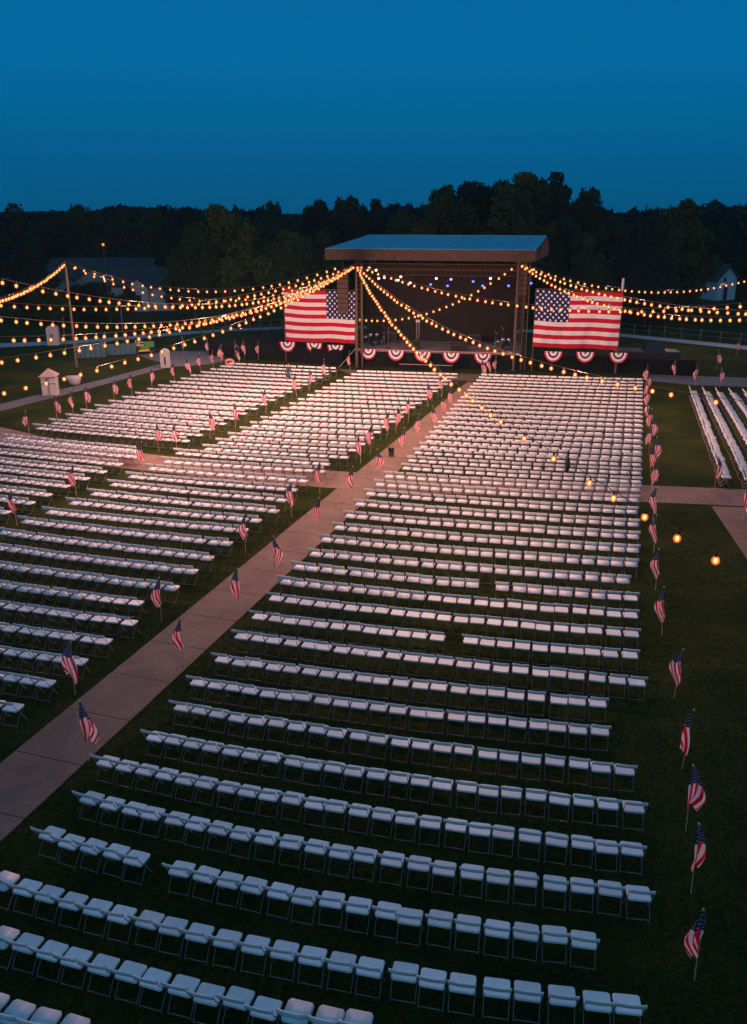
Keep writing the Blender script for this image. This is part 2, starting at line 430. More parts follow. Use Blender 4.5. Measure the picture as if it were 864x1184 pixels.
def legs():
    out = []
    for sx in (-1, 1):
        m = MB(); m.tube([(sx * .213, -.072, .73), (sx * .213, -.02, .56), (sx * .213, .10, .40), (sx * .213, .36, .0)], .008, 6); out.append(('leg', m.mesh('leg', m_tube, True)))
        m = MB(); m.tube([(sx * .196, .33, .385), (sx * .196, .12, .22), (sx * .196, -.005, .05), (sx * .193, -.012, .0)], .0075, 6); out.append(('leg', m.mesh('leg', m_tube, True)))
    m = MB(); m.tube([(-.193, -.012, .035), (.193, -.012, .035)], .0075, 6); out.append(('crossbar', m.mesh('crossbar', m_tube, True)))
    return out
chair_parts = [('seat', seat_me), ('backrest', back_me)] + legs()

# light version of the same chair for the far masses
lo = MB()
def lobox(m, a, c, r_, mi):
    a, c = Vector(a), Vector(c); m.tube([a, c], r_, 4, mi, cap=False)
k8 = [(.165, .0), (.205, .05), (.205, .36), (.165, .41), (-.165, .41), (-.205, .36), (-.205, .05), (-.165, .0)]
lo.prism(k8, .40, .43, 0)
bk = [(-.217, -.054), (-.11, -.070), (.11, -.070), (.217, -.054)]
V = []
for zz, dd in ((.635, -.01), (.757, -.04)):
    V += [(x, y + dd - .012, zz) for x, y in bk] + [(x, y + dd + .014, zz) for x, y in bk]
Fz = []
for i in range(3):
    Fz += [(i, i + 1, 8 + i + 1, 8 + i), (4 + i + 1, 4 + i, 12 + i, 12 + i + 1), (8 + i, 8 + i + 1, 12 + i + 1, 12 + i)]
Fz += [(0, 8, 12, 4), (3, 7, 15, 11)]
lo.add(V, Fz, 1)
for sx in (-1, 1):
    lobox(lo, (sx * .213, -.07, .72), (sx * .213, .37, 0), .011, 2)
    lobox(lo, (sx * .196, .33, .39), (sx * .196, -.02, 0), .011, 2)
lobox(lo, (-.196, -.012, .035), (.196, -.012, .035), .010, 2)

PITCH = .482
chairs = []            # (x, y, heading, block, row, k_from_left, n_in_row)
def row(block, r_, A, B, kappa=.010, pitch=PITCH, skip=(), anchor='R', n_=None, extra=0.0):
    """chairs along an arc from A (left end) to B (right end)"""
    A, B = Vector(A[:2]), Vector(B[:2]); L = (B - A).length; d = (B - A) / L; nrm = Vector((-d.y, d.x))
    n_ = n_ or int(round(L / pitch)) + 1
    for i in range(n_):
        s = (L - i * L / max(1, n_ - 1)) if n_ > 1 else 0
        q = (s - L / 2)
        sag = kappa / 2 * (L * L / 4 - q * q)          # bows towards the camera in the middle
        p = A + d * s - nrm * sag
        ang = math.atan2(d.y, d.x) + kappa * q
        px = proj((p.x, p.y, .4))
        if px is None or px[0] < -40 or px[0] > 904 or px[1] > 1230: continue
        if i in skip: continue
        j = .018
        chairs.append([p.x + random.gauss(0, j), p.y + random.gauss(0, j), ang + random.gauss(0, .022), block, r_, n_ - i, n_, px])
def G(x, y): v = g(x, y, .4); return (v.x, v.y - .2)      # seat centre -> chair origin, 20 cm behind

# main block, bottom rows first: (left end, right end, curvature, missing seats counted from the right)
A_ = 'M'
def ext(p, q, d):                                     # extend p away from q
    v = (Vector(p) - Vector(q)).normalized(); return (p[0] + v.x * d, p[1] + v.y * d)
row(A_, 1, ext(G(20, 1172.7), G(80, 1190), 1.0), G(80, 1190), .0)
row(A_, 2, ext(G(3, 1085), G(60, 1103), 1.0), G(411, 1187), .012)
row(A_, 3, ext(G(-2, 1016), G(30, 1025), .9), G(724, 1160.6), .020)
row(A_, 4, G(56, 966), G(674, 1087), .019, skip=(16,))
row(A_, 5, G(102.7, 923), G(737, 1032.5), .017)
row(A_, 6, G(121.5, 881), G(730, 982), .013)
row(A_, 7, G(178, 851), G(729, 933), .013)
row(A_, 8, G(209, 818), G(720.5, 889.6), .010)
row(A_, 9, G(229, 789), G(692, 846), .010)
row(A_, 10, G(256.5, 763), G(689.5, 813.7), .010)
row(A_, 11, G(279, 735.6), G(733.5, 788.3), .010)
row(A_, 12, G(299.6, 713.6), G(726.6, 758.5), .010, skip=(10,))
row(A_, 13, G(318.6, 692.7), G(727, 733.8), .010)
row(A_, 14, G(329.5, 673.7), G(727, 711.8), .010)
row(A_, 15, G(345, 656.4), G(727.8, 692.3), .010, skip=(9,))
row(A_, 16, G(364.4, 641.3), G(719, 671.9), .010)
row(A_, 17, G(376.5, 625), G(729.4, 653.4), .010)
row(A_, 18, G(392.7, 611), G(730.6, 636.7), .010)
row(A_, 19, G(404, 597.4), G(731, 621), .010)
row(A_, 20, G(416, 584), G(731, 607), .010)
row(A_, 21, G(428, 571.7), G(731, 592.7), .010)
row(A_, 22, G(439, 561), G(732, 579), .010)
row(A_, 23, G(450, 551.5), G(734, 567), .010)
row(A_, 24, G(469, 542), G(735, 557.5), .010)
row(A_, 25, G(476, 533), G(735.5, 547.5), .010)
a0, a1, b0, b1 = G(483.5, 524), G(735, 538), G(560, 437), G(738, 442.5)
for i in range(19): row(A_, 26 + i, lerp(a0, b0, i / 18), lerp(a1, b1, i / 18), .009, .49)
# block left of the walkway
ends = [(12, 819), (51, 790), (88, 765), (118, 741.5), (147, 720), (156, 697.5), (196, 680), (220, 661.5), (237.6, 645.3), (259.6, 629), (278, 614), (294, 602.5), (314.5, 591.4), (323, 578.7), (337, 567), (350, 556.8), (369, 545.6), (375.6, 537.2)]
starts = [None] * 8 + [(3.5, 616.6), (30, 603.8), (58, 593), (87, 582), (110, 571.4), (132, 561), (153, 551.8), (175, 542.5), (194, 534.4), (207.6, 524.5)]
for i, (e_, s_) in enumerate(zip(ends, starts)):
    E_ = G(*e_)
    if s_: A0 = G(*s_)
    else: A0 = (E_[0] - 7.6, E_[1] + 7.6 * .30)
    row('W', i + 1, A0, E_, .009)
# corner block at the left edge
for i, e_ in enumerate([(3.5, 592.7), (32, 582), (53, 572.6), (74, 562.6), (96, 554), (116, 546), (135, 537.4), (156, 529), (156, 521.6)]):
    E_ = G(*e_); dd = min(9.5, E_[0] + 21 if i < 8 else 7.3)
    row('K', i + 1, (E_[0] - dd, E_[1] + dd * .345), E_, .008)
# two blocks beyond the cross path, left
a0, a1, b0, b1 = G(45, 495.5), G(213, 510.5), G(269, 424), G(385, 429.3)
for i in range(17): row('A', i + 1, lerp(a0, b0, i / 16), lerp(a1, b1, i / 16), .007, .49)
a0, a1, b0, b1 = G(241, 519.7), G(396, 529), G(417, 433.1), G(525, 436.5)
for i in range(18): row('B', i + 1, lerp(a0, b0, i / 17), lerp(a1, b1, i / 17), .007, .49)
# block at the right edge, rows turned towards the stage side
top0, bot0 = Vector(G(797, 452)), Vector(G(832, 550))
nrm = Vector((1.0, -.28)).normalized()
for i in range(11):
    a = top0 + nrm * (.82 * i); c = bot0 + nrm * (.97 * i)
    row('R', i + 1, (a.x, a.y), (c.x, c.y), .0, .46)
a = Vector(G(864, 598)); row('R', 12, (a.x, a.y), (a.x - .95, a.y - 3.4), .0, .5)

vis = [c for c in chairs if 0 <= c[7][0] <= 864 and c[7][1] <= 1184]
vis.sort(key=lambda c: c[7][2])
near = vis[:300]; near_ids = set(id(c) for c in near)
far = [c for c in chairs if id(c) not in near_ids]
print('CHAIRS', len(chairs), 'individual', len(near))
side = {'M': 'right', 'W': 'left'}
for c in near:
    x, y, a, bl, r_, kl, n_, _ = c
    kr = n_ - kl + 1
    if kr <= kl or bl == 'W': who = 'rightmost' if kr == 1 else '%s from the right' % nth(kr)
    else: who = 'leftmost' if kl == 1 else '%s from the left' % nth(kl)
    if bl == 'M' and r_ <= 3:      # rows cut by the picture's edge
        vis_row = sorted([q for q in vis if q[3] == 'M' and q[4] == r_], key=lambda q: q[7][0])
        i = [id(q) for q in vis_row].index(id(c)) + 1
        j = len(vis_row) - i + 1
        who = (('rightmost' if j == 1 else '%s from the right' % nth(j)) if j < i else ('leftmost' if i == 1 else '%s from the left' % nth(i)))
    lab = 'white folding chair, %s, %s row from the bottom, %s of the walkway' % (who, nth(r_), side[bl])
    if r_ == 1 and bl == 'M': lab = 'white folding chair at the bottom left corner, %s in the lowest row' % who
    t = thing('folding_chair', lab, 'chair', (x, y, 0), a, 'white folding chairs set out in rows')
    for nm, me in chair_parts: inst(nm, me, t)
    if random.random() < .0: pass
# all the rest as one mass
bv = np.array(lo.v); nf = len(far); nv = len(bv)
allv = np.empty((nf, nv, 3))
for i, c in enumerate(far):
    ca, sa = math.cos(c[2]), math.sin(c[2])
    allv[i, :, 0] = bv[:, 0] * ca - bv[:, 1] * sa + c[0]; allv[i, :, 1] = bv[:, 0] * sa + bv[:, 1] * ca + c[1]
    allv[i, :, 2] = bv[:, 2] + .03 * (abs(0))
fl = [len(f) for f in lo.f]; idx = np.concatenate([np.array(f) for f in lo.f])
me = bpy.data.meshes.new('folding_chairs')
me.vertices.add(nf * nv); me.vertices.foreach_set('co', allv.ravel())
li = (idx[None, :] + (np.arange(nf) * nv)[:, None]).ravel()
me.loops.add(len(li)); me.loops.foreach_set('vertex_index', li.astype(np.int32))
tot = np.tile(np.array(fl), nf); me.polygons.add(len(tot))
me.polygons.foreach_set('loop_start', np.concatenate([[0], np.cumsum(tot)[:-1]]).astype(np.int32))
me.polygons.foreach_set('loop_total', tot.astype(np.int32))
me.polygons.foreach_set('material_index', np.tile(np.array(lo.mi), nf).astype(np.int32))
for q in (m_seat, m_back, m_tube): me.materials.append(q)
me.update(calc_edges=True); me.validate()
o = bpy.data.objects.new('folding_chairs', me); C.objects.link(o)
tag(o, 'mass of white folding chairs in long rows further up the lawn toward the stage', 'chairs', kind='stuff')

# ------------------------------------------------------------------ small stake flags
def stake_cloth(seed, mir=1):
    """limp cloth gathered at the stake top, widening as it falls beside the stake"""
    rr = random.Random(seed); m = MB(); nu, nv = 14, 16; uvs = []
    wid = rr.uniform(.24, .35); ln = rr.uniform(.86, 1.0); ph = rr.uniform(0, 6); fr = rr.uniform(7, 11); sh = rr.uniform(.02, .12); jag = rr.uniform(.05, .15)
    for j in range(nv + 1):
        w_ = j / nv
        W = wid * (.10 + .90 * math.sin(min(1, w_ * 1.5) * PI / 2)) * (1 - .30 * max(0, w_ - .7) / .3)
        for i in range(nu + 1):
            a = i / nu
            x = a * W - sh * w_ + .025 * math.sin(ph + w_ * 6)
            y = .055 * math.sin(a * fr + ph + w_ * 2.5) * min(1, .2 + w_ * 1.5) + .03 * math.sin(w_ * 5 + ph)
            z = 1.45 - w_ * ln + a * .05 - w_ * w_ * jag * math.sin(a * 5 + ph) - a * w_ * (1 - w_) * .25
            m.v.append((mir * x, y, z)); uvs.append((w_ * .98, min(.97, .62 * a * (.45 + .55 * w_) + .07 + .10 * w_)))
    for j in range(nv):
        for i in range(nu):
            a = j * (nu + 1) + i; m.f.append([a, a + 1, a + nu + 2, a + nu + 1]); m.mi.append(0)
    me = m.mesh('cloth', m_sflag, True)
    uv = me.uv_layers.new(name='UVMap')
    for lp in me.loops: uv.data[lp.index].uv = uvs[lp.vertex_index]
    return me
cloths = [stake_cloth(i, -1 if i % 3 else 1) for i in range(16)]
m = MB(); m.tube([(0, 0, -.05), (0, 0, 1.47)], .011, 6, r2=.008); stake_me = m.mesh('stake', m_stake, True)
m = MB(); m.ball((0, 0, 1.49), .026, 8, 6, sc=(1, 1, 1.4)); fin_me = m.mesh('finial', m_gold, True)
def stake_flag(p, label, i, lean=None, sc=1.0):
    t = thing('stake_flag', label, 'flag', (p[0], p[1], 0), 0, 'small American flags on wooden stakes')
    lx, ly = lean if lean else (random.gauss(0, .035), random.gauss(0, .035))
    t.rotation_euler = (ly, lx, random.uniform(-.45, .45)); t.scale = (sc, sc, sc * random.uniform(.94, 1.04))
    inst('stake', stake_me, t); inst('finial', fin_me, t); inst('flag_cloth', random.choice(cloths), t)
    return t
def line(pts, fmt, names=None, z=0):
    for i, q in enumerate(pts):
        stake_flag(g(*q), fmt.format(n=('nearest' if i == 0 else nth(i + 1) + ' nearest')), random.randrange(8))
rightline = [(803, 1133), (799, 1034), (793, 961), (788.7, 889), (779, 808), (765.4, 735), (758, 682), (756, 640), (754.5, 603), (752.5, 573), (752, 553), (755, 541), (750, 527), (753, 514), (750.5, 502), (749, 490), (748.5, 478), (748, 466), (747, 456), (746.5, 447)]
line(rightline, 'small American flag on a stake right of the chairs, {n} in that line')
walkline = [(-6, 981), (103, 880), (212, 770), (276, 707), (317, 668), (370, 617), (407, 580), (437, 557), (467, 528), (486, 511), (499, 499), (513, 485), (523, 475)]
line(walkline, 'small American flag on the right edge of the walkway, {n} one')
grassline = [(87, 803), (187, 718), (284, 640), (337, 598), (370, 572), (417, 536), (428, 525), (447, 507), (458, 501), (472, 489), (495, 471), (510.6, 459)]
line(grassline, 'small American flag on the grass left of the walkway, {n} one')
aisle = [(20, 608), (88.5, 573.6), (164, 546), (184, 522), (205, 521.5), (243, 507.6), (272.6, 495.5), (308, 478), (343, 459), (358, 452), (376.7, 440)]
line(aisle, 'small American flag in the aisle among the left chairs, {n} one')
leftline = [(34.7, 504), (66, 485), (85, 480), (101, 474.6), (132, 464), (153, 457), (176.4, 450), (202, 441.6), (220.5, 436.5), (232, 431), (247, 426), (256, 421), (277, 423)]
line(leftline, 'small American flag on the grass along the far left chairs, {n} one')
for q, lb in (((212, 409.5), 'small American flag on the paved yard left of the stage'), ((241, 413), 'small American flag at the left end of the black stage skirt'),
              ((272, 413.5), 'small American flag in front of the black skirt, left one'), ((283, 414.5), 'small American flag in front of the black skirt, middle one'),
              ((299, 416), 'small American flag in front of the black skirt, right one'),
              ((405, 429.5), 'small American flag at the foot of the left mast'), ((558, 440), 'small American flag where the walkway meets the stage grass, left one'),
              ((567, 436), 'small American flag where the walkway meets the stage grass, middle one'), ((573, 434.5), 'small American flag where the walkway meets the stage grass, right one'),
              ((779, 440), 'small American flag beside the pavement by the black barrier'), ((804, 446), 'small American flag on the pavement above the right edge chairs'),
              ((832, 448.5), 'small American flag on the pavement further right of the others'), ((828.6, 427), 'small American flag on dark grass beyond the pavement'),
              ((851, 412.5), 'small American flag on dark grass near the road'), ((826, 566), 'small American flag at the near end of the right edge chairs'),
              ((859, 601), 'small American flag beside the path at the right edge')):
    stake_flag(g(*q), lb, random.randrange(8))

# ------------------------------------------------------------------ stage
AL = R(10)
SO = Vector((-1.35, 69.3, 0)); su = Vector((math.cos(AL), -math.sin(AL), 0)); sv = Vector((math.sin(AL), math.cos(AL), 0))
stage = thing('concert_stage', 'covered open-air stage with blue roof, dark backdrop and black skirt', 'stage', SO, -AL)
DH, DW = 1.25, 12.75
m = MB(); m.box((DW / 2, 3.6, DH - .06), (DW, 7.2, .12)); m.build('deck', m_deck, stage)
m = MB()
nfold = 90
V = []
for i in range(nfold + 1):
    x = i / nfold * DW; yy = -.02 - .035 * (i % 2)
    V += [(x, yy, .02), (x, yy, DH - .12)]
m.add(V, [(2 * i, 2 * i + 2, 2 * i + 3, 2 * i + 1) for i in range(nfold)]); m.build('skirt', m_black, stage)
m = MB(); m.box((DW / 2, 5.6, 4.3), (DW - .5, .10, 6.0)); m.build('backdrop', m_backdrop, stage)
for sx in (0.1, DW - .1):
    m = MB(); m.box((sx, 5.0, 4.2), (.08, 1.4, 5.8)); m.build('side_curtain', m_backdrop, stage)
m = MB(); m.tube([(0, -.1, DH + .03), (DW, -.1, DH + .03)], .03, 5); m.build('edge_rope', mat('pink_rope', (.6, .3, .3)), stage)
# roof: skewed gable, blue sheet above a brown mesh fascia
EL, ER, EZ, FZ, RZ = -2.25, 13.5, 8.90, 8.10, 9.70
roof_pts = dict(fl=(EL, -.5, EZ), fr=(ER, -.5, EZ), rl=(EL + 2.3, 4.6, RZ), rr=(ER + .75, 4.6, RZ), bl=(EL + .2, 9.7, EZ), br=(ER + 1.0, 9.7, EZ))
q = roof_pts
m = MB()
th_ = .06
for a in (('fl', 'fr', 'rr', 'rl'), ('rl', 'rr', 'br', 'bl')):
    P = [q[k_] for k_ in a]; m.add(P + [(x, y, z - th_) for x, y, z in P], [(0, 1, 2, 3), (7, 6, 5, 4), (0, 4, 5, 1), (1, 5, 6, 2), (2, 6, 7, 3), (3, 7, 4, 0)])
for i in range(1, 14):
    t_ = i / 14
    pa, pb, pc = [Vector(q[a_]).lerp(Vector(q[b_]), t_) + Vector((0, 0, .012)) for a_, b_ in (('fl', 'fr'), ('rl', 'rr'), ('bl', 'br'))]
    m.tube([pa, pb, pc], .025, 4, cap=False)
m.tube([Vector(q['rl']) + Vector((0, 0, .02)), Vector(q['rr']) + Vector((0, 0, .02))], .05, 5)
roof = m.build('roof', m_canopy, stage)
m = MB()
m.box(((EL + ER) / 2, -.53, (EZ + FZ) / 2 - .03), (ER - EL, .05, EZ - FZ))
m.build('fascia', m_fascia, roof)
for (a, c, d) in (('fl', 'rl', 'bl'), ('fr', 'rr', 'br')):
    m = MB(); s_ = -1 if a == 'fl' else 1
    P = [q[a], q[c], q[d], (q[d][0], q[d][1], FZ), (q[a][0], q[a][1], FZ)]
    P = [(x + s_ * .02, y, z - .07 if z > FZ else z) for x, y, z in P]
    P2 = [(x + s_ * .05, y, z) for x, y, z in P]
    m.add(P + P2, [(0, 1, 2, 3, 4), (9, 8, 7, 6, 5)] + [(i, (i + 1) % 5, (i + 1) % 5 + 5, i + 5) for i in range(5)]); m.build('gable_cloth', m_fascia, roof)
# truss towers
def truss(m, a, c, w_=.4, n=None, r_=.025):
    a, c = Vector(a), Vector(c); d = (c - a); L = d.length; d.normalize()
    up = Vector((0, 0, 1)) if abs(d.z) < .9 else Vector((1, 0, 0)); x = d.cross(up).normalized(); y = d.cross(x)
    cs = [(x * i + y * j) * (w_ / 2) for i, j in ((1, 1), (-1, 1), (-1, -1), (1, -1))]
    for k_ in cs: m.tube([a + k_, c + k_], r_, 5)
    n = n or max(2, int(L / w_))
    for i in range(n):
        for j in range(4):
            p = a + d * (L * i / n) + cs[j]; p2 = a + d * (L * (i + 1) / n) + cs[(j + 1) % 4]
            m.tube([p, p2], r_ * .6, 4, cap=False)
for (x, y) in ((.15, .3), (DW - .25, .3), (.15, 6.9), (DW - .2, 6.9), (ER - .5, -.2)):
    m = MB(); truss(m, (x, y, 0.02), (x, y, FZ - .02), .34); m.build('truss_tower', m_truss, stage)
for (y, z) in ((.3, 7.6), (2.4, 7.0)):
    m = MB(); truss(m, (-.1, y, z), (DW, y, z), .38); tr_ = m.build('roof_truss', m_truss, stage)
# stage lamps hanging from the truss (each its own thing)
def lamp_can(px, py, col, lb):
    p = pt(px, py, 70.4)
    t = thing('stage_light', lb, 'stage light', p, 0, 'stage lights under the roof truss')
    m = MB(); m.tube([(0, 0, .42), (0, 0, .16)], .02, 5); m.build('yoke', m_dark, t)
    m = MB(); m.tube([(0, .18, .10), (0, -.12, -.04)], .13, 10); m.build('housing', m_dark, t, True)
    m = MB(); m.ball((0, -.13, -.045), .10, 8, 6, sc=(1, .4, 1)); m.build('lens', emis('lens_' + lb[:5], col, 3.2), t, True)
PK, BL, VI, WM = (1, .55, .75), (.10, .16, 1.0), (.6, .2, .9), (1, .75, .6)
for i, (x, y, c_, nm) in enumerate(((427, 309, WM, 'warm'), (435, 311.5, WM, 'warm'), (438, 321, PK, 'pink'), (444.5, 320, PK, 'pink'), (460.5, 323, PK, 'pink'), (463.5, 319, PK, 'pink'), (474.5, 326, PK, 'pink'),
        (498, 328, BL, 'blue'), (517.5, 329.5, BL, 'blue'), (521.5, 322, VI, 'violet'), (547, 324.5, BL, 'blue'), (558, 329.5, BL, 'blue'), (588, 329.5, BL, 'blue'), (614, 326.5, BL, 'blue'), (504.5, 321, WM, 'warm'), (567, 321, WM, 'warm'))):
    lamp_can(x, y, c_, '%s stage light on the roof truss, %s lamp from the left' % (nm, nth(i + 1)) if False else '%s-coloured stage light under the roof, %s' % (nm, {0: 'far left, above the left mast string', 1: 'second lamp from the left', 2: 'lower one of the left pair', 3: 'brightest of the left pink ones', 4: 'lower of the middle pink pair', 5: 'upper of the middle pink pair', 6: 'lowest pink one', 7: 'leftmost blue one', 8: 'second blue one from the left', 9: 'the only violet one', 10: 'largest, third blue from the left', 11: 'fourth blue from the left', 12: 'beside the right tower', 13: 'rightmost, beyond the right tower', 14: 'between pink and blue ones', 15: 'right of the blue ones'}[i]))
# blue/pink wash from those lamps
for x, y, c_, e_ in ((470, 324, (1, .5, .6), 14), (545, 325, (.2, .3, 1), 18)):
    ld = bpy.data.lights.new('stage_light_glow', 'POINT'); ld.energy = e_; ld.color = c_; ld.shadow_soft_size = .15
    lo_ = bpy.data.objects.new('stage_light_glow', ld); C.objects.link(lo_); lo_.location = pt(x, y + 3, 70.0)
    lo_.parent = stage; lo_.matrix_parent_inverse = Matrix.Translation(SO).to_4x4().inverted() if 0 else (Matrix.Translation(SO) @ Matrix.Rotation(-AL, 4, 'Z')).inverted()

def stg(u, v, z): return SO + su * u + sv * v + Vector((0, 0, z))
# line-array loudspeaker stacks
def line_array(p, nbox, lb, wd=.85):
    t = thing('line_array', lb, 'loudspeaker', p, -AL)
    for i in range(nbox):
        m = MB(); a = -.03 * i
        m.box((0, .02 * i, -.19 - i * .37), (wd, .5, .34)); bx = m.build('speaker_box', mat('array_grille%d' % i, (.055, .034, .024), .8) if i == 0 else MATS['array_grille0'], t, bevel=.02)
    m = MB(); m.box((0, 0, .04), (wd + .1, .4, .06)); m.tube([(0, 0, .06), (0, 0, .8)], .015, 5); m.build('rigging_bar', m_dark, t)
line_array(pt(396.5, 316, 69.0), 8, 'tall brown loudspeaker column hanging in front of the left flag')
line_array(pt(606, 312, 67.3), 5, 'tall brown loudspeaker column hanging left of the right flag', .6)
# instruments and gear on the deck
def drum_kit(p, lb, rz=0, sc=1.0):
    t = thing('drum_kit', lb, 'drum kit', p, rz); t.scale = (sc, sc, sc)
    m = MB(); m.tube([(0, -.22, .3), (0, .22, .3)], .29, 14); m.build('bass_drum', m_amp, t, True)
    for x in (-.22, .22):
        m = MB(); m.tube([(x, -.05, .62), (x, .03, .86)], .15, 12); m.build('tom_drum', m_chrome, t, True)
    m = MB(); m.tube([(-.55, .2, .55), (-.55, .2, .7)], .18, 12); m.build('snare_drum', m_chrome, t, True)
    m = MB(); m.tube([(.62, .25, .05), (.62, .25, .6)], .22, 12); m.build('floor_tom', m_amp, t, True)
    for x, y, z in ((-.75, .1, 1.25), (.75, .0, 1.35), (-.3, .45, 1.5)):
        m = MB(); m.tube([(x, y, z), (x + .02, y, z + .02)], .22, 14, r2=.03); c_ = m.build('cymbal', m_gold, t, True)
        m = MB(); m.tube([(x, y, 0), (x, y, z)], .015, 5); m.build('cymbal_stand', m_chrome, t, True)
drum_kit(stg(1.0, 2.2, DH), 'drum kit at the left end of the stage deck', .2, 1.15)
drum_kit(stg(11.6, 1.5, DH), 'drum kit at the right end of the stage deck', -.2, 1.1)
def mic(p, lb):
    t = thing('microphone_stand', lb, 'microphone stand', p)
    m = MB(); m.tube([(0, 0, 0), (0, 0, 1.5)], .02, 6); m.build('pole', m_chrome, t)
    m = MB(); m.tube([(0, 0, 0), (0, 0, .04)], .2, 12); m.build('base', m_dark, t)
    m = MB(); m.ball((0, -.06, 1.56), .06, 8, 6); m.build('microphone', m_chrome, t, True)
mic(stg(2.35, 1.2, DH), 'microphone stand left of centre on the deck beside the drums')
def guitar_amp(p, w_, h_, lb):
    t = thing('stage_monitor', lb, 'stage monitor', p, -AL)
    m = MB(); m.prism([(-w_ / 2, -.3), (w_ / 2, -.3), (w_ / 2, .3), (-w_ / 2, .3)], 0, h_); o_ = m.build('cabinet', m_amp, t, bevel=.03)
    m = MB(); m.box((0, -.32, h_ / 2), (w_ * .86, .03, h_ * .75)); m.build('grille', m_backdrop, t)
    m = MB(); m.box((0, -.05, h_ + .03), (.25, .04, .04)); m.build('handle', m_dark, t)
guitar_amp(stg(4.65, .8, DH), .5, .75, 'black cabinet under the tall white stage tower')
guitar_amp(stg(8.0, .55, DH), 1.3, .55, 'low black stage monitor right of centre at the deck edge')
guitar_amp(stg(9.0, 3.9, DH), 1.1, .9, 'black amplifier cabinet against the backdrop, right side')
guitar_amp(stg(2.0, 4.2, DH), 1.2, .9, 'black amplifier cabinet against the backdrop, left side')
t = thing('lighting_stand', 'slim grey lighting tower standing at mid stage with white head', 'lighting stand', stg(4.65, 1.6, DH))
m = MB(); truss(m, (0, 0, 0), (0, 0, 2.0), .2, 8, .02); m.build('mast', m_chrome, t)
m = MB(); m.box((0, 0, 2.12), (.34, .25, .22)); m.build('head', m_white, t, bevel=.04)
t = tag(MB().build('stage_step', m_black), 'low black step with pink edge in front of the stage skirt', 'step')
bpy.data.objects.remove(t)
m = MB(); p0 = stg(3.7, -1.0, 0); m.box((p0.x + 1.95, p0.y - .35, .22), (4.1, .9, .44), -AL)
m.box((p0.x + 1.87, p0.y - .82, .45), (4.1, .04, .03), -AL, 1)
tag(m.build('stage_step', [m_black, MATS['pink_rope']]), 'long low black step with pink edge in front of the stage skirt', 'step')

# black wings either side
def wing(name, P0, P1, h, depth, lb):
    P0, P1 = Vector((P0.x, P0.y, 0)), Vector((P1.x, P1.y, 0)); L = (P1 - P0).length; a = math.atan2(P1.y - P0.y, P1.x - P0.x)
    t = thing(name, lb, 'stage wing', P0, a)
    m = MB(); m.box((L / 2, depth / 2 + .08, h - .05), (L, depth, .1)); m.build('platform', m_black, t)
    m = MB(); k = int(L / .14); V = []
    for i in range(k + 1):
        V += [(i / k * L, -.03 * (i % 2), .02), (i / k * L, -.03 * (i % 2), h)]
    V += [(L, depth, .02), (L, depth, h), (0, depth, .02), (0, depth, h)]
    N = 2 * (k + 1)
    m.add(V, [(2 * i, 2 * i + 2, 2 * i + 3, 2 * i + 1) for i in range(k)] + [(2 * k, N, N + 1, 2 * k + 1), (N, N + 2, N + 3, N + 1), (N + 2, 0, 1, N + 3)]); m.build('skirt', m_black, t)
    return t, L, a
WL0, WL1 = g(240, 411), g(396, 422.6)
wing('stage_wing', WL0, WL1, 1.18, 2.3, 'long black-skirted wing platform left of the stage')
WR0, WR1 = g(622, 429.5), g(803, 434.6)
wing('stage_wing', WR0, g(722, 431.5), 1.25, 1.6, 'black-skirted wing platform under the right flag')
wing('barrier', g(724, 431.5), WR1, 1.12, .3, 'black cloth barrier right of the right flag')
m = MB(); p = g(305, 409); m.box((p.x, p.y + 2.0, .65), (4.6, 2.2, 1.3), -.25); m.box((p.x - 1.4, p.y + 2.0, 1.35), (1.6, 1.5, .12), -.25)
tag(m.build('road_case', m_black), 'long black equipment box behind the left wing', 'equipment case')
# black pickup and cone behind the right wing
pp = pt(742, 412, 70.5); pp.z = 0
t = thing('pickup_truck', 'black pickup parked behind the barrier right of the right flag', 'pickup truck', (pp.x, 69.8, 0), -.12)
m = MB(); m.prism([(-2.6, -.9), (2.6, -.9), (2.6, .9), (-2.6, .9)], .55, 1.15); m.build('body', m_dark, t, bevel=.08)
m = MB(); m.add([(-.2, -.8, 1.15), (1.5, -.8, 1.15), (1.5, .8, 1.15), (-.2, .8, 1.15), (.1, -.68, 1.78), (1.05, -.68, 1.78), (1.05, .68, 1.78), (.1, .68, 1.78)], [(0, 1, 5, 4), (1, 2, 6, 5), (2, 3, 7, 6), (3, 0, 4, 7), (4, 5, 6, 7)]); m.build('cab', m_glass, t, bevel=.05)
for x in (-1.7, 1.7):
    for y in (-.88, .88):
        m = MB(); m.tube([(x, y - .1, .38), (x, y + .1, .38)], .38, 14); m.build('wheel', m_tyre, t)
pp = pt(733.5, 399, 72.5)
t = thing('traffic_cone', 'white and orange cone standing behind the barrier near the road', 'cone', (pp.x, 78.5, 0))
m = MB(); m.tube([(0, 0, .04), (0, 0, .95)], .2, 12, r2=.04); m.build('cone_body', m_white, t, True)
m = MB(); m.tube([(0, 0, .35), (0, 0, .55)], .155, 12, r2=.125, cap=False); m.build('stripe', m_orange, t, True)
m = MB(); m.box((0, 0, .02), (.5, .5, .04)); m.build('base', m_orange, t)

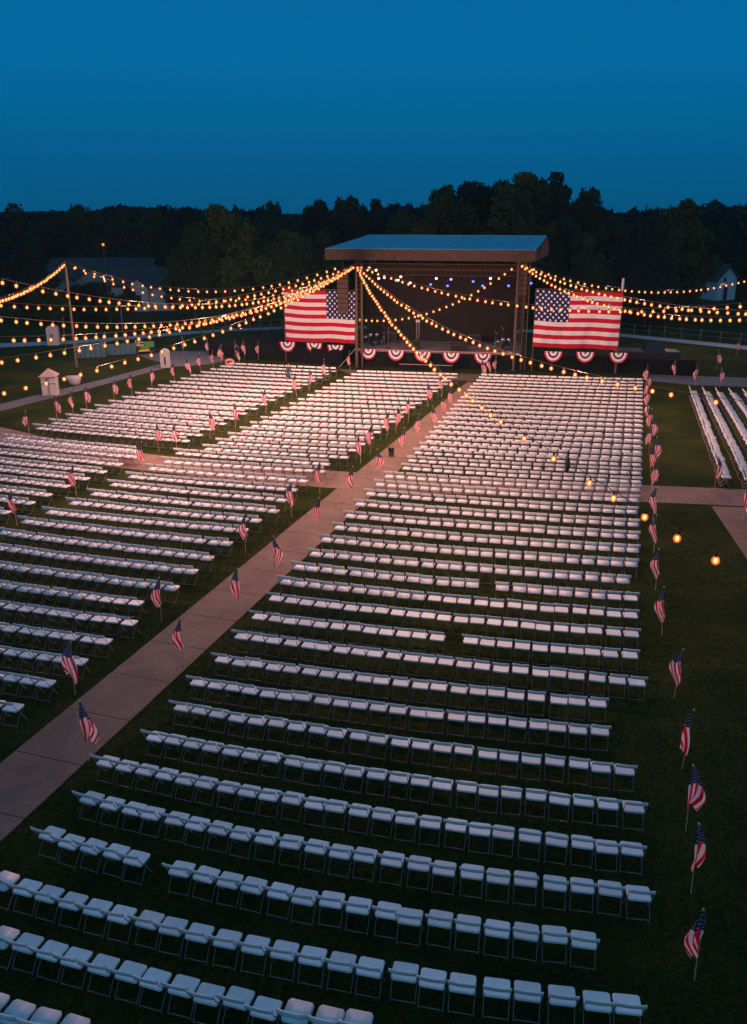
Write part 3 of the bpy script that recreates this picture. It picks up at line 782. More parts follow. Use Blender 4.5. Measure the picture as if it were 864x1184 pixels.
# ------------------------------------------------------------------ large flags
def big_flag(name, TL, TR, BR, BLc, mirror, lb):
    m = MB(); nu, nv = 60, 40; uvs = []
    base = (TL + TR + BR + BLc) / 4
    for j in range(nv + 1):
        for i in range(nu + 1):
            a, c = i / nu, j / nv
            p = TL * (1 - a) * (1 - c) + TR * a * (1 - c) + BR * a * c + BLc * (1 - a) * c - base
            wv = .05 * math.sin(a * 17 + c * 3) * (.3 + c) + .035 * math.sin(a * 41 + c * 7 + 1) * c
            p.y += wv; p.z += -.06 * math.sin(a * PI) * (1 - c) + .03 * math.sin(a * 9 + 2)
            m.v.append(tuple(p)); uvs.append(((1 - a) if mirror else a, c))
    for j in range(nv):
        for i in range(nu):
            a = j * (nu + 1) + i; m.f.append([a, a + nu + 1, a + nu + 2, a + 1]); m.mi.append(0)
    t = thing(name, lb, 'flag', base)
    o_ = m.build('flag_cloth', m_flag, t, True)
    uv = o_.data.uv_layers.new(name='UVMap')
    for lp in o_.data.loops: uv.data[lp.index].uv = uvs[lp.vertex_index]
    m = MB(); m.tube([TL - base + Vector((0, .06, .05)), TR - base + Vector((0, .06, .05))], .035, 6); m.build('top_rail', m_pole, t)
    for q_ in (TL, TR):
        m = MB(); s_ = q_ - base; m.tube([(s_.x, .10 + s_.y, s_.z + .1), (s_.x, .10 + s_.y, -base.z + .02)], .045, 6); m.build('support_pole', m_pole, t)
def fq(x, y, Y): return pt(x, y, Y)
big_flag('large_flag', fq(328, 333.5, 71.0), fq(411, 337, 68.9), fq(410.5, 397, 68.9), fq(331, 394.5, 71.0), True, 'huge American flag left of the stage, star field at its upper right')
big_flag('large_flag', fq(620.5, 335, 66.3), fq(721, 338, 65.3), fq(714, 404.5, 65.3), fq(616, 401, 66.3), False, 'huge American flag right of the stage, star field at its upper left')
p = pt(719.5, 338, 65.6); m = MB(); m.tube([(p.x, p.y, 0.02), (p.x, p.y, p.z + .95)], .06, 8); m.tube([(p.x, p.y, p.z + .1), (p.x, p.y, p.z + 1.0)], .09, 8, mi=1)
tag(m.build('flag_post', [m_pole, m_white]), 'post with pale tip rising above the right corner of the right flag', 'post')

# bunting fans: pleated half rounds, red / white / navy / white / red
fan_m = MB(); rings = [(0, .18, 0), (.18, .42, 1), (.42, .62, 2), (.62, .84, 1), (.84, 1.0, 0)]
nseg = 24
for r0, r1, mi in rings:
    for i in range(nseg):
        a, c = PI + PI * i / nseg, PI + PI * (i + 1) / nseg
        za, zc = .05 * (i % 2), .05 * ((i + 1) % 2)
        V = [(math.cos(a) * r0, -za * r0, math.sin(a) * r0), (math.cos(a) * r1, -za * r1, math.sin(a) * r1), (math.cos(c) * r1, -zc * r1, math.sin(c) * r1), (math.cos(c) * r0, -zc * r0, math.sin(c) * r0)]
        V2 = [(x, y + .01, z) for x, y, z in V]
        fan_m.add(V + V2, [(0, 1, 2, 3), (7, 6, 5, 4)], mi)
fan_me = fan_m.mesh('bunting_fan', [m_red, m_bwhite, m_navy])
for i, (x, y, Y) in enumerate(((332.5, 395.5, 71.15), (363.5, 396.8, 70.4), (388, 399, 69.7), (426, 404, 68.9), (458, 405.5, 68.3), (489, 407, 67.8), (522, 408, 67.2), (558.5, 409.3, 66.6), (640, 406.5, 65.9), (677, 407.2, 65.4), (715.5, 408, 65.1))):
    p = pt(x, y, Y - .15)
    o_ = inst('bunting_fan', fan_me, None, p, (0, 0, -AL), (.66, 1, .78))
    lb = ('red white and blue bunting fan below the left flag, %s' % ('left one', 'middle one', 'right one')[i]) if i < 3 else ('bunting fan on the stage front, %s from the left' % nth(i - 2)) if i < 8 else ('red white and blue bunting fan below the right flag, %s' % ('left one', 'middle one', 'right one')[i - 8])
    tag(o_, lb, 'bunting', 'bunting fans along the stage front')

# ------------------------------------------------------------------ masts
M1 = Vector((-1.30, 68.2, 7.89)); M2 = Vector((10.71, 66.9, 8.08)); P0 = Vector((-23.2, 68.2, 8.01)); FL = Vector((-7.21, 71.05, 5.66))
def mast(p, lb, guy=None, r_=.11):
    t = thing('light_mast', lb, 'mast', (p.x, p.y, 0))
    m = MB(); m.tube([(0, 0, 0), (0, 0, p.z + .05)], r_, 10, r2=r_ * .75); m.build('pole', m_pole, t, True)
    m = MB(); m.tube([(0, 0, 0), (0, 0, .06)], .3, 12); m.build('base_plate', m_dark, t)
    m = MB(); m.tube([(-.2, 0, p.z), (.2, 0, p.z)], .03, 6); m.build('hook', m_dark, t)
    if guy:
        m = MB(); m.tube([(0, 0, 1.6), (guy[0], guy[1], 0)], .018, 5); m.build('guy_wire', mat('guy', (.4, .4, .45)), t)
mast(M1, 'brown mast left of the stage where most light strings meet', (-1.4, .1))
mast(M2, 'brown mast at the right side of the stage where light strings meet')
mast(P0, 'tall leaning-looking wooden pole at the left, holding light strings', r_=.10)
p = M1 + Vector((.42, .3, 0)); m = MB(); m.tube([(p.x, p.y, 0), (p.x, p.y, 7.8)], .07, 8); tag(m.build('steel_pole', m_truss), 'thin pole close beside the left mast', 'pole')

# ------------------------------------------------------------------ light strings
m = MB(); m.ball((0, 0, -.20), .098, 10, 8, 0, (1, 1, 1.12)); m.ball((0, 0, -.20), .052, 8, 6, 1, (1, 1, 1.25)); m.tube([(0, 0, -.11), (0, 0, .0)], .03, 6, 2)  # outer ball oversized to hold the bulb's glow, inner ball is the bright core
bulb_me = m.mesh('bulb', [m_glow, m_core, m_dark], True)
NB = 0; NLP = 0
def string(A, B, sag, lb, space=.70, sk=(), pw=1.0, pc=(1.0, .50, .38)):
    global NB, NLP
    A, B = Vector(A), Vector(B); L = (B - A).length; n_ = int(L / space)
    t = thing('string_lights', lb, 'string lights', A, 0, 'strings of warm light bulbs')
    def P(u): return (B - A) * u - Vector((0, 0, 4 * sag * u * (1 - u)))
    m = MB(); m.tube([P(i / 60) for i in range(61)], .008, 4, cap=False); m.build('cable', m_wire, t)
    for i in range(1, n_):
        if i in sk: continue
        u = (i + random.uniform(-.08, .08)) / n_
        dist = (A + P(u) - Vector(cam.location)).length
        sb = .54 + .46 * min(1, max(0, (dist - 12) / 45))  # far bulbs drawn larger, their glow put into the size
        inst('bulb', bulb_me, t, P(u), (random.gauss(0, .12), random.gauss(0, .12), 0), (sb, sb, sb)); NB += 1
        if u < .9 and i % max(5, round(6.3 / space)) == 4 and (A + P(u) - M1).length > 7 and (A + P(u) - M2).length > 4:
            ld = bpy.data.lights.new('bulb_light', 'POINT'); ld.energy = BULB_W * pw; ld.color = pc; ld.shadow_soft_size = .12
            lo_ = bpy.data.objects.new('bulb_light', ld); C.objects.link(lo_); lo_.location = P(u) - Vector((0, 0, .36)); lo_.parent = t; NLP += 1
string(M1, (4.22, 8.64, 8.0), 1.5, 'light string from the left mast down over the main chairs to the lower right', 1.1, sk={44, 46, 48}, pw=1.5, pc=(1.0, .50, .28))
string(M1, (8.63, 18.73, 7.75), 1.6, 'light string from the left mast across the stage toward the right edge', 1.0, sk={47, 49})
string(M1, (18.4, 41.57, 7.75), 1.5, 'light string from the left mast behind the right flag to the right edge')
string(M2, (34.1, 79.3, 6.3), 1.7, 'topmost light string right of the stage, running away to the right edge')
string(M2, (18.43, 41.46, 7.25), .8, 'middle light string from the right mast to the right edge')
string(M2, (16.86, 37.86, 7.5), 1.3, 'lowest light string from the right mast to the right edge')
string(M2, FL, 3.1, 'deeply sagging light string across the stage between the right mast and left flag', .48)
string(P0, (-17.8, 41.17, 7.75), .4, 'densely lit string from the left pole down to the left edge')
string(P0, M1 + Vector((-.9, .3, 0)), 2.0, 'upper light string between the left pole and the left mast')
string(P0, M1, 2.7, 'lower light string between the left pole and the left mast')
string(M1, (-14.01, 32.71, 9.5), 1.9, 'light string from the left mast to the left edge, passing just below the pole top')
string(M1, (-18.89, 43.71, 7.5), 1.3, 'nearly level light string at the left, upper of the level ones')
string(M1, (-14.54, 33.46, 8.0), 1.8, 'nearly level light string at the left, lower of the level ones')
string(M1, (-13.03, 29.43, 7.75), 1.4, 'light string at the left passing over the small kiosk by the yard')
string(M1, (-13.0, 29.09, 7.0), .9, 'light string at the left, second from the lowest', .87)
string(M1, (-11.81, 26.11, 6.5), .9, 'lowest light string at the left, with the largest bulbs', 1.05)
print('BULBS', NB, 'LAMPS', NLP)

# ------------------------------------------------------------------ kiosks, tub, tarp panels, mower at the left
def kiosk(px, py, w_, h_, lb, round_top=False, rz=.15):
    p = g(px, py)
    t = thing('kiosk', lb, 'kiosk', (p.x, p.y, 0), rz, 'small white kiosks beside the sidewalk')
    m = MB(); m.prism([(-w_ / 2, 0), (w_ / 2, 0), (w_ / 2, w_ * .8), (-w_ / 2, w_ * .8)], 0, h_); m.build('walls', m_white, t, bevel=.03)
    if round_top:
        m = MB(); k = 10; V = [(-w_ / 2 * math.cos(PI * i / k), y, h_ + w_ * .42 * math.sin(PI * i / k)) for y in (0, w_ * .8) for i in range(k + 1)]
        m.add(V, [tuple(range(k + 1))[::-1], tuple(range(k + 1, 2 * k + 2))] + [(i, i + 1, i + k + 2, i + k + 1) for i in range(k)]); m.build('rounded_top', m_white, t)
        m = MB(); m.box((0, -.03, h_ * .5), (.1, .04, h_ * .55)); m.build('slot', m_dark, t)
    else:
        e_ = w_ * .6; c_ = w_ * .4
        m = MB(); m.add([(-e_, c_ - e_, h_), (e_, c_ - e_, h_), (e_, c_ + e_, h_), (-e_, c_ + e_, h_), (0, c_, h_ + w_ * .5)], [(0, 3, 2, 1), (0, 1, 4), (1, 2, 4), (2, 3, 4), (3, 0, 4)]); m.build('pointed_roof', mat('kiosk_roof', (.45, .3, .26)) if 'kiosk_roof' not in MATS else MATS['kiosk_roof'], t)
        m = MB(); m.box((0, -.02, h_ * .5), (.05, .03, h_ * .9)); m.box((0, -.022, h_ * .62), (w_ * .9, .03, .05)); m.build('glazing_bars', mat('kiosk_bar', (.15, .11, .1)) if 'kiosk_bar' not in MATS else MATS['kiosk_bar'], t)
kiosk(58, 457.5, .98, 1.28, 'white kiosk with pointed roof beside the left sidewalk, the nearest one')
kiosk(191.5, 425.5, .74, 1.12, 'small white kiosk with rounded top by the paved yard', True)
kiosk(61.5, 399.5, 1.0, 1.35, 'white kiosk standing far off on dark grass, the farthest one', True, .1)
p = g(84, 446); t = thing('planter_tub', 'white rounded tub on the grass beside the left pole', 'tub', (p.x, p.y, 0))
m = MB()
k = 12
V = []
for zz, s_ in ((0, .36), (.12, .50), (.36, .62), (.60, .66)):
    V += [(s_ * .8 * math.cos(2 * PI * i / k), .4 + s_ * .6 * math.sin(2 * PI * i / k), zz) for i in range(k)]
m.add(V, [tuple(range(k))[::-1], tuple(range(3 * k, 4 * k))] + [(l * k + i, l * k + (i + 1) % k, (l + 1) * k + (i + 1) % k, (l + 1) * k + i) for l in range(3) for i in range(k)]); m.build('tub_body', m_white, t, True)
m = MB(); m.tube([(-.53, .4, .61), (.53, .4, .61)], .025, 6); m.build('rim_bar', m_white, t)
def tarp(x0, x1, yt, yb, lb):
    a, c = g(x0, yb), g(x1, yb - 1.5); L = (c - a).length; an = math.atan2(c.y - a.y, c.x - a.x)
    h_ = pt(x0, yt, a.y).z
    t = thing('tarp_fence', lb, 'fence panel', a, an, 'blue tarp fence panels at the left')
    m = MB(); k = 20
    V = [(i / k * L, .04 * math.sin(i * 1.7), z) for z in (.05, h_) for i in range(k + 1)]
    m.add(V, [(i, i + 1, i + k + 2, i + k + 1) for i in range(k)]); m.build('tarp', m_teal, t)
    for i in range(4):
        m = MB(); m.tube([(i / 3 * L, .06, 0), (i / 3 * L, .06, h_ + .05)], .03, 6); m.build('post', m_dark, t)
tarp(90, 123, 398, 415, 'faded blue tarp fence panel behind the left pole')
tarp(124, 158, 398, 411.5, 'faded blue tarp fence panel beside the green mower')
p = g(166, 408); t = thing('ride_on_mower', 'green and yellow ride-on mower parked on the yard edge', 'mower', (p.x, p.y, 0), .4)
m = MB(); m.prism([(-.9, -.35), (.5, -.35), (.5, .35), (-.9, .35)], .3, .6); m.build('body', m_green, t, bevel=.05)
m = MB(); m.prism([(.1, -.3), (.95, -.28), (.95, .28), (.1, .3)], .45, .95); m.build('bonnet', m_green, t, bevel=.07)
m = MB(); m.box((-.35, 0, .68), (.45, .5, .1)); m.box((-.58, 0, .9), (.08, .48, .4)); m.build('seat', m_yellow, t, bevel=.03)
m = MB(); m.box((0, 0, .27), (.9, 1.1, .14)); m.build('mower_deck', m_yellow, t)
m = MB(); m.tube([(.12, 0, .85), (-.02, 0, 1.08)], .02, 6); m.tube([(-.03, 0, 1.08), (-.05, 0, 1.10)], .17, 12); m.build('steering_wheel', m_dark, t)
for x, r_ in ((-.6, .34), (.7, .24)):
    for y in (-.42, .42):
        m = MB(); m.tube([(x, y - .09, r_), (x, y + .09, r_)], r_, 14); m.build('wheel', m_tyre, t)
for x, yt, yb, lb in ((76.5, 368, 405, 'thin blue-grey pole left of the tarp fence'), (143.5, 358, 398, 'thin grey pole behind the tarp fence')):
    p = g(x, yb); h_ = pt(x, yt, p.y).z; m = MB(); m.tube([(p.x, p.y, 0), (p.x, p.y, h_)], .05, 6); m.ball((p.x, p.y, h_), .08); tag(m.build('thin_pole', m_teal), lb, 'pole')

# ------------------------------------------------------------------ people (small, far off)
def person(p, rz, lb, shirt, seated=False, sc=1.0):
    bm_v, bm_e, rad = [], [], []
    def v(x, y, z, r_): bm_v.append((x, y, z)); rad.append(r_); return len(bm_v) - 1
    def e_(a, c): bm_e.append((a, c))
    hz = .92 if not seated else .48
    pel = v(0, 0, hz, .135); ab = v(0, 0, hz + .2, .125); ch = v(0, 0, hz + .42, .15); nk = v(0, .02, hz + .56, .06); hd = v(0, .03, hz + .66, .085); tp = v(0, .03, hz + .78, .085)
    for a, c in ((pel, ab), (ab, ch), (ch, nk), (nk, hd), (hd, tp)): e_(a, c)
    for s_ in (-1, 1):
        sh = v(s_ * .19, 0, hz + .47, .06); el = v(s_ * .24, .04 if not seated else .1, hz + .2, .043); wr = v(s_ * .23, .14 if not seated else .36, hz + .0 if not seated else hz + .2, .032); ha = v(s_ * .22, .18 if not seated else .43, hz - .08 if not seated else hz + .2, .035)
        e_(ch, sh); e_(sh, el); e_(el, wr); e_(wr, ha)
        hp = v(s_ * .10, 0, hz - .05, .09)
        if seated: kn = v(s_ * .12, .42, hz - .02, .06); an = v(s_ * .12, .45, hz - .42, .042); tt = v(s_ * .12, .60, hz - .45, .035)
        else: kn = v(s_ * .11, .02, .48, .062); an = v(s_ * .11, 0, .08, .042); tt = v(s_ * .11, .14, .04, .038)
        e_(pel, hp); e_(hp, kn); e_(kn, an); e_(an, tt)
    me = bpy.data.meshes.new('body'); me.from_pydata(bm_v, bm_e, [])
    o_ = bpy.data.objects.new('body', me); C.objects.link(o_)
    sk = o_.modifiers.new('s', 'SKIN'); lay = me.skin_vertices[0].data if me.skin_vertices else None
    if lay is None:
        import bmesh
        bb = bmesh.new(); bb.from_mesh(me); bb.verts.layers.skin.verify(); bb.to_mesh(me); bb.free(); lay = me.skin_vertices[0].data
    for i, r_ in enumerate(rad): lay[i].radius = (r_, r_ * (.75 if i in (0, 1, 2) else 1)); lay[i].use_root = (i == 0)
    sb = o_.modifiers.new('d', 'SUBSURF'); sb.levels = 1; sb.render_levels = 2
    me.materials.append(shirt)
    t = thing('person', lb, 'person', p, rz); t.scale = (sc,) * 3
    o_.parent = t
    m = MB(); m.ball((0, .035, hz + .735), .108, 10, 8, sc=(.85, 1, 1.15)); m.build('face', m_skin, t, True)
    m = MB(); m.ball((0, .005, hz + .79), .115, 10, 8, sc=(.9, 1, .85)); m.build('hair', m_dark, t, True)
    for s_ in (-1, 1):
        m = MB(); m.ball((s_ * .22, .2 if not seated else .45, hz - .1 if not seated else hz + .2), .045, 8, 6); m.build('hand', m_skin, t, True)
p = g(166, 408); person((p.x - .32, p.y - .14, .22), .4 - PI / 2, 'person in a pale shirt seated on the green mower', m_pinkshirt, True)
p = g(175, 401); person((p.x, p.y, 0), 2.5, 'person in dark clothes standing behind the green mower', m_shirt)
p = g(334, 449); person((p.x, p.y, 0), -2.6, 'person in dark clothes standing among the far left chairs', m_shirt, sc=.95)
# ladder-like leaning pole beside that person
m = MB(); a, c = pt(339, 441, 60.5), g(343, 457); m.tube([a, c], .035, 6); tag(m.build('leaning_pole', m_pole), 'pole leaning in the chairs beside the standing person', 'pole')

# bin on the walkway, dark bags on chairs, pink wreath
p = g(452.5, 528); t = thing('litter_bin', 'small dark brown bin standing on the walkway', 'bin', (p.x, p.y, .035))
m = MB(); m.tube([(0, 0, 0), (0, 0, .42)], .13, 12, r2=.15); m.build('bin_body', m_bin, t, True)
m = MB(); m.tube([(0, 0, .425), (0, 0, .46)], .16, 12); m.build('bin_lid', m_dark, t, True)
for x, y, w_, h_, lb in ((656, 546, .22, .75, 'tall dark bag propped on a chair of the far right rows'), (628, 541, .42, .3, 'dark jacket heaped on a chair of the far right rows'), (632, 459, .3, .2, 'dark bag lying on a chair in the upper middle rows')):
    p = g(x, y, .43); m = MB(); m.ball((0, 0, h_ / 2), h_ / 2, 10, 8, sc=(w_ / h_, .6 * w_ / h_, 1)); m.tube([(-w_ * .2, 0, h_), (0, 0, h_ + .07), (w_ * .2, 0, h_)], .012, 5)
    tag(m.build('bag', m_amp, None, True, loc=(p.x, p.y, .43)), lb, 'bag')
def wreath(x, y, r_, lb):
    p = g(x, y); m = MB(); k = 16
    m.tube([(p.x + r_ * math.cos(2 * PI * i / k), p.y, r_ * .75 + .1 + r_ * .7 * math.sin(2 * PI * i / k)) for i in range(k + 1)], r_ * .35, 8)
    for s_ in (-1, 1): m.tube([(p.x + s_ * .3, p.y + .2, 0), (p.x, p.y + .05, r_ * 1.4)], .02, 5)
    tag(m.build('wreath', m_pink, None, True), lb, 'wreath')
wreath(266, 424, .30, 'round red wreath on a stand at the far left chair corner')
wreath(255, 413.5, .22, 'small red wreath on a stand before the black skirt end')

# ------------------------------------------------------------------ fences
def rail_fence(P, h_, lb, r_=.028):
    P = [Vector((p.x, p.y, 0)) for p in P]
    t = thing('rail_fence', lb, 'fence', P[0])
    for i, p in enumerate(P):
        m = MB(); q_ = p - P[0]; m.tube([q_, q_ + Vector((0, 0, h_ + .1))], .07, 6); m.build('post', m_barn, t)
    for z in (h_ * .5, h_):
        m = MB(); m.tube([p - P[0] + Vector((0, 0, z)) for p in P], r_, 5); m.build('rail', m_barn, t)
def along(pts, n):
    pts = [g(*q_) for q_ in pts]; out = []
    for i in range(n):
        s = i / (n - 1) * (len(pts) - 1); k = min(int(s), len(pts) - 2); out.append(pts[k].lerp(pts[k + 1], s - k))
    return out
rail_fence(along([(716, 385.5), (780, 391), (864, 399), (960, 411)], 12), .95, 'grey rail fence along the service road at the right')
rail_fence(along([(232, 385), (285, 382), (330, 380.5), (420, 379)], 12), .95, 'grey rail fence along the service road behind the left wing')

# ------------------------------------------------------------------ houses
def house(P, w_, d_, h_, rh, rz, lb, wall=m_house, wins=(), ov=.4):
    """gable faces -y of its own frame; ridge runs along y"""
    t = thing('house', lb, 'house', (P[0], P[1], 0), rz)
    m = MB()
    m.add([(-w_ / 2, 0, 0), (w_ / 2, 0, 0), (w_ / 2, d_, 0), (-w_ / 2, d_, 0), (-w_ / 2, 0, h_), (w_ / 2, 0, h_), (w_ / 2, d_, h_), (-w_ / 2, d_, h_), (0, 0, h_ + rh), (0, d_, h_ + rh)],
          [(0, 1, 5, 8, 4), (1, 2, 6, 5), (2, 3, 7, 9, 6), (3, 0, 4, 7)]); m.build('wall', wall, t)
    e_ = ov; s_ = rh / (w_ / 2); m = MB()
    for sg in (-1, 1):
        V = [(sg * (w_ / 2 + e_), -e_, h_ - e_ * s_ + .03), (sg * (w_ / 2 + e_), d_ + e_, h_ - e_ * s_ + .03), (0, d_ + e_, h_ + rh + .03), (0, -e_, h_ + rh + .03)]
        V2 = [(x, y, z + .18) for x, y, z in V]
        m.add(V + V2, [(0, 1, 2, 3), (7, 6, 5, 4), (0, 3, 7, 4), (1, 0, 4, 5), (2, 1, 5, 6)])
    m.build('roof', m_roofing, t)
    for (x, z, ww, hh) in wins:
        m = MB(); m.box((x, -.03, z), (ww, .06, hh)); f_ = m.build('window', m_white, t)
        m = MB(); m.box((x, -.07, z), (ww - .16, .03, hh - .16)); m.build('pane', m_glass, f_)
    return t
m_pale = mat('pale_boards', (.50, .62, .68), .8, noise=(.38, .48, .55), scale=3)
# the pale gable house at the right edge
p = g(838.5, 347); house((p.x, p.y), 3.3, 7, 2.9, 1.55, .42, 'small pale gabled house at the right edge among trees', m_pale, wins=((-.2, .95, .8, 1.9), (-.5, 2.7, .5, .7)))
# dark roofs behind the stage's right side
p = g(662, 345); house((p.x + 2, p.y + 6), 8, 12, 3.6, 2.2, PI / 2 + .1, 'long dark-roofed building behind trees right of the stage roof', m_barn)
# large house group at the left
p = g(108, 352); house((p.x + 6.2, p.y + 8), 9, 13.5, 3.0, 2.2, PI / 2, 'big house with a long dark roof behind the left pole', wins=((-2, 1.6, 1, 1.2), (1, 1.6, 1, 1.2)))
p = g(122, 350); house((p.x - .3, p.y - 3.2), 4.6, 6, 3.0, 1.5, .1, 'white gabled wing of the big left house', wins=((0, 1.5, 1.0, 1.2),))
p = g(172, 356); house((p.x + 4.2, p.y), 6.5, 8, 3.0, 1.8, PI / 2 + .05, 'lower white house with dark roof at the end of the house group', m_pale, wins=())
p = g(166, 357); house((p.x + .3, p.y - 3), 2.4, 4, 2.8, 1.0, 0, 'narrow white annex with pale gable right of the house group', m_pale, wins=((0, 1.3, .8, 1.4),))

# ------------------------------------------------------------------ trees
def crown_mesh(seed, n_cl=34, per=190, conifer=False, leaf=.055, mt=None):
    r = np.random.default_rng(seed); quads = []
    cl = []
    for i in range(n_cl):
        if conifer:
            z = r.uniform(0, 1); rad = (1 - z) * .95 + .04; a = r.uniform(0, 2 * PI); q_ = rad * r.uniform(.35, .9)
            cl.append((q_ * math.cos(a), q_ * math.sin(a), z, .16 * (1.1 - z) + .05, .07))
        else:
            while True:
                v = r.uniform(-1, 1, 3)
                if .12 < np.linalg.norm(v) < 1: break
            v[2] = v[2] * .5 + .5
            shape = 1 - .45 * max(0, v[2] - .45) - .25 * max(0, .22 - v[2])
            cl.append((v[0] * .88 * shape, v[1] * .88 * shape, v[2] * .90 + r.uniform(-.05, .07), r.uniform(.14, .30), r.uniform(.06, .12)))
    V = []
    for (cx, cy, cz, rx, rz_) in cl:
        k = per
        d = r.normal(size=(k, 3)); d /= np.linalg.norm(d, axis=1)[:, None]; d *= r.uniform(.55, 1.08, (k, 1)) 
        P = np.stack([cx + d[:, 0] * rx, cy + d[:, 1] * rx, cz + d[:, 2] * rz_], 1)
        a = r.normal(size=(k, 3)); a /= np.linalg.norm(a, axis=1)[:, None]
        c = np.cross(a, r.normal(size=(k, 3))); c /= np.linalg.norm(c, axis=1)[:, None]
        s = leaf * r.uniform(.5, 1.25, (k, 1))
        a = a * s; c = c * s * .8
        a[:, 2] *= .55; c[:, 2] *= .55
        V.append(np.stack([P - a - c, P + a - c * .4, P + a * .9 + c, P - a * .5 + c], 1).reshape(-1, 3))
    V = np.concatenate(V)
    me = bpy.data.meshes.new('crown'); nq = len(V) // 4
    me.vertices.add(len(V)); me.vertices.foreach_set('co', V.ravel())
    me.loops.add(len(V)); me.loops.foreach_set('vertex_index', np.arange(len(V), dtype=np.int32))
    me.polygons.add(nq); me.polygons.foreach_set('loop_start', np.arange(0, len(V), 4, dtype=np.int32)); me.polygons.foreach_set('loop_total', np.full(nq, 4, dtype=np.int32))
    me.materials.append(mt or m_leaf[seed % 3]); me.update(calc_edges=True)
    return me
crowns = [crown_mesh(i, 60 + 6 * (i % 4), 300, leaf=.034) for i in range(7)]
cone_c = crown_mesh(50, 60, 160, True, leaf=.05)
def trunk_mesh(seed):
    r = random.Random(seed); m = MB()
    m.tube([(0, 0, 0), (.01, 0, .25), (0, .01, .55), (0, 0, .85)], .035, 8, r2=.012)
    for i in range(7):
        a = r.uniform(0, 6.28); z = r.uniform(.22, .6); l = r.uniform(.3, .6)
        m.tube([(0, 0, z), (l * .5 * math.cos(a), l * .5 * math.sin(a), z + .12), (l * math.cos(a), l * math.sin(a), z + .22)], .014, 5, r2=.004)
    return m.mesh('trunk', m_bark, True)
trunks = [trunk_mesh(i) for i in range(3)]
def tree(px, top, Y, wpx, lb, kind=0, low=.10, base=0):
    x = (px - 432) / F * (Y * math.cos(TH) + 2); hgt = pt(px, top, Y).z
    wid = wpx / F * Y / 2 * 1.12
    nm = 'conifer_tree' if kind == 'c' else 'leafy_tree'
    t = thing(nm, lb, 'tree', (x, Y, 0), random.uniform(0, 6.28), 'trees of the dark treeline')
    inst('trunk', trunks[random.randrange(3)], t, sc=(hgt * .6, hgt * .6, hgt))
    zc = hgt * low
    cm = cone_c if kind == 'c' else crowns[kind % 7]
    inst('crown', cm, t, (0, 0, zc), (0, 0, random.uniform(0, 6.28)), (wid, wid, (hgt - zc) / 1.02))
T = [
 # px, top y, Y, width px, kind
 (262, 229, 98, 105, 0, 'broad bushy tree right of the left house group, lightest green of all'),
 (222, 262, 94, 62, 1, 'round tree just right of the left houses'),
 (305, 243, 100, 72, 2, 'round tree left of the stage behind the left flag'),
 (340, 262, 96, 66, 3, 'lower tree directly behind the left flag'),
 (318, 229, 124, 44, 4, 'small treetop above the trees left of the stage'),
 (366, 219, 118, 40, 2, 'tall narrow tree just left of the stage roof'),
 (396, 223, 120, 76, 4, 'wide tree behind the left corner of the stage roof'),
 (432, 231, 122, 60, 5, 'tree behind the left half of the stage roof'),
 (468, 240, 118, 56, 6, 'lower tree in the dip left of the tallest trees'),
 (372, 268, 98, 56, 1, 'low dark tree beside the left end of the stage roof'),
 (518, 207, 104, 84, 0, 'leftmost of the tallest trees behind the stage'),
 (556, 198, 106, 98, 2, 'second of the tallest trees behind the stage'),
 (596, 194, 104, 84, 3, 'tallest tree behind the stage roof, highest top in the treeline'),
 (636, 200, 106, 84, 5, 'tall tree above the right end of the stage roof'),
 (670, 213, 104, 66, 4, 'rightmost of the tallest trees behind the stage'),
 (700, 240, 108, 50, 6, 'smaller tree right of the tallest trees'),
 (682, 270, 92, 50, 1, 'low tree behind the right flag'),
 (736, 238, 98, 64, 2, 'dense tree left of the large right tree'),
 (776, 222, 100, 84, 0, 'large dark tree above the right light strings'),
 (792, 262, 110, 44, 3, 'tree left of the pale gabled house'),
 (752, 285, 92, 66, 5, 'low dark tree under the large right tree'),
 (22, 235, 124, 66, 1, 'tree at the left edge of the treeline'),
 (62, 240, 128, 60, 4, 'tree above the left pole, second from the left edge'),
 (100, 232, 134, 58, 6, 'round-topped tree above the big left house roof'),
 (146, 234, 132, 62, 0, 'tree above the right end of the left house roofs'),
 (186, 236, 130, 54, 3, 'tree between the left houses and the light green tree'),
 (216, 229, 128, 46, 2, 'taller narrow tree behind the light green tree'),
 (20, 283, 100, 80, 5, 'dark tree at the left edge beside the house'),
 (52, 330, 96, 42, 3, 'low dark bushy tree left of the left pole'),
 (98, 322, 100, 62, 2, 'dark bushy tree right behind the left pole'),
 (122, 338, 98, 40, 1, 'low dark shrubby tree below the big left house roof'),
 (146, 330, 103, 22, 4, 'small dark tree between the white house walls'),
 (206, 303, 102, 34, 6, 'low tree hiding the right end of the white houses'),
 (845, 242, 130, 60, 1, 'tree at the right edge above the pale house'),
 (874, 262, 124, 44, 4, 'tree at the right edge beside the pale house'),
 (790, 318, 112, 40, 2, 'low bush-like tree left of the pale house wall'),
 (866, 322, 112, 16, 6, 'small tree at the right edge in front of the pale house'),
 (490, 262, 100, 60, 3, 'low tree hidden behind the middle of the stage roof'),
 (560, 262, 96, 70, 6, 'low tree behind the right half of the stage roof'),
 (630, 262, 97, 50, 1, 'low tree just behind the right gable of the stage'),
]
for (a, c, Y, w_, kd, lb) in T: tree(a, c, Y, w_, lb, kd, low=.25 if isinstance(kd, int) and c < 215 else .08)

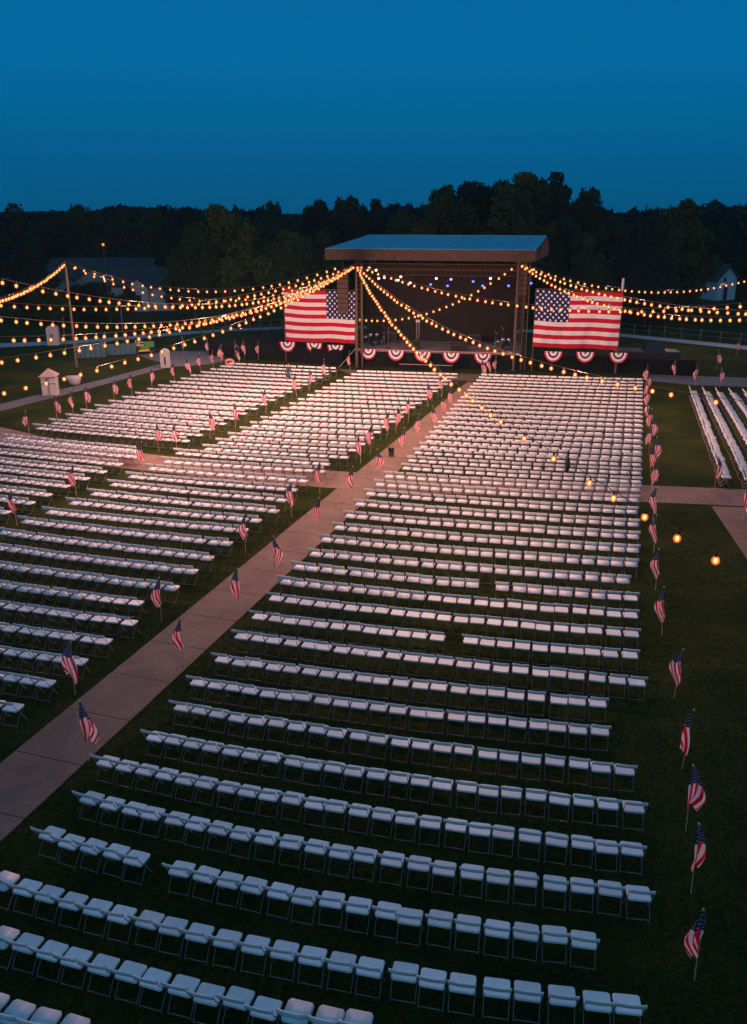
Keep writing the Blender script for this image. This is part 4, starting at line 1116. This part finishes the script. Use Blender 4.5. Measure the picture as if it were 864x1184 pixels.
# the far wood behind: one mass of foliage following the ridge
r = np.random.default_rng(5); V = []
for i in range(230):
    Y = r.uniform(138, 200); px = r.uniform(-90, 960); x = (px - 432) / F * Y
    topy = 243 + 5 * math.sin(px * .021) + r.uniform(-2, 6)
    hgt = max(6, pt(px, topy, Y).z)
    for k_ in range(5):
        c = np.array([x + r.normal() * 2.2, Y + r.normal() * 1.5, hgt * r.uniform(.35, .88)])
        kk = 110
        d = r.normal(size=(kk, 3)); d /= np.linalg.norm(d, axis=1)[:, None]; d *= r.uniform(.6, 1.05, (kk, 1)); d *= np.array([3.2, 2.6, hgt * .16])
        P = c + d; a = r.normal(size=(kk, 3)) * .34; b_ = r.normal(size=(kk, 3)) * .34
        V.append(np.stack([P - a - b_, P + a - b_, P + a + b_, P - a + b_], 1).reshape(-1, 3))
V = np.concatenate(V); me = bpy.data.meshes.new('far_woods'); nq = len(V) // 4
me.vertices.add(len(V)); me.vertices.foreach_set('co', V.ravel()); me.loops.add(len(V)); me.loops.foreach_set('vertex_index', np.arange(len(V), dtype=np.int32))
me.polygons.add(nq); me.polygons.foreach_set('loop_start', np.arange(0, len(V), 4, dtype=np.int32)); me.polygons.foreach_set('loop_total', np.full(nq, 4, dtype=np.int32))
me.materials.append(m_leaf[2]); me.update(calc_edges=True)
o = bpy.data.objects.new('far_woods', me); C.objects.link(o); tag(o, 'far dark wood forming the skyline behind the nearer trees', 'woods', kind='stuff')
# rising ground under the far wood
m = MB(); V = []; nx, ny = 60, 8
for j in range(ny + 1):
    for i in range(nx + 1):
        x = -330 + 660 * i / nx; Y = 150 + j * 40
        V.append((x, Y, 9.6 * min(1, j / 3) ** 1.3 * (1 + .08 * math.sin(i * .9)) - .05))
m.add(V, [(j * (nx + 1) + i, j * (nx + 1) + i + 1, (j + 1) * (nx + 1) + i + 1, (j + 1) * (nx + 1) + i) for j in range(ny) for i in range(nx)])
struct(m.build('hills', mat('wooded_hill', (.02, .03, .015), 1, noise=(.01, .016, .008), scale=.2, spec=0), smooth=True))

# small orange lamp among the far trees
p = pt(119.5, 284, 92); t = thing('street_lamp', 'orange street lamp glowing in front of the trees above the big left house', 'street lamp', (p.x, p.y, 0))
m = MB(); m.tube([(0, 0, 0), (0, 0, p.z)], .07, 6, r2=.05); m.build('pole', m_dark, t)
m = MB(); m.ball((0, 0, p.z + .1), .14, 8, 6); m.build('lamp_head', emis('lamp_orange', (1, .3, .06), 1.4), t, True)

# evening air: thin even haze over the whole park
m = MB(); m.box((0, 200, 19.0), (900, 620, 42.0))
hz_ = bpy.data.materials.new('evening_air'); hz_.use_nodes = True
n = hz_.node_tree; n.nodes.clear(); pv = n.nodes.new('ShaderNodeVolumePrincipled'); pv.inputs['Density'].default_value = .00016; pv.inputs['Color'].default_value = (.35, .75, 1.0, 1)
o = n.nodes.new('ShaderNodeOutputMaterial'); n.links.new(pv.outputs[0], o.inputs['Volume'])
o = m.build('haze', hz_); tag(o, 'thin blue evening haze lying over the whole park', 'haze', kind='stuff')
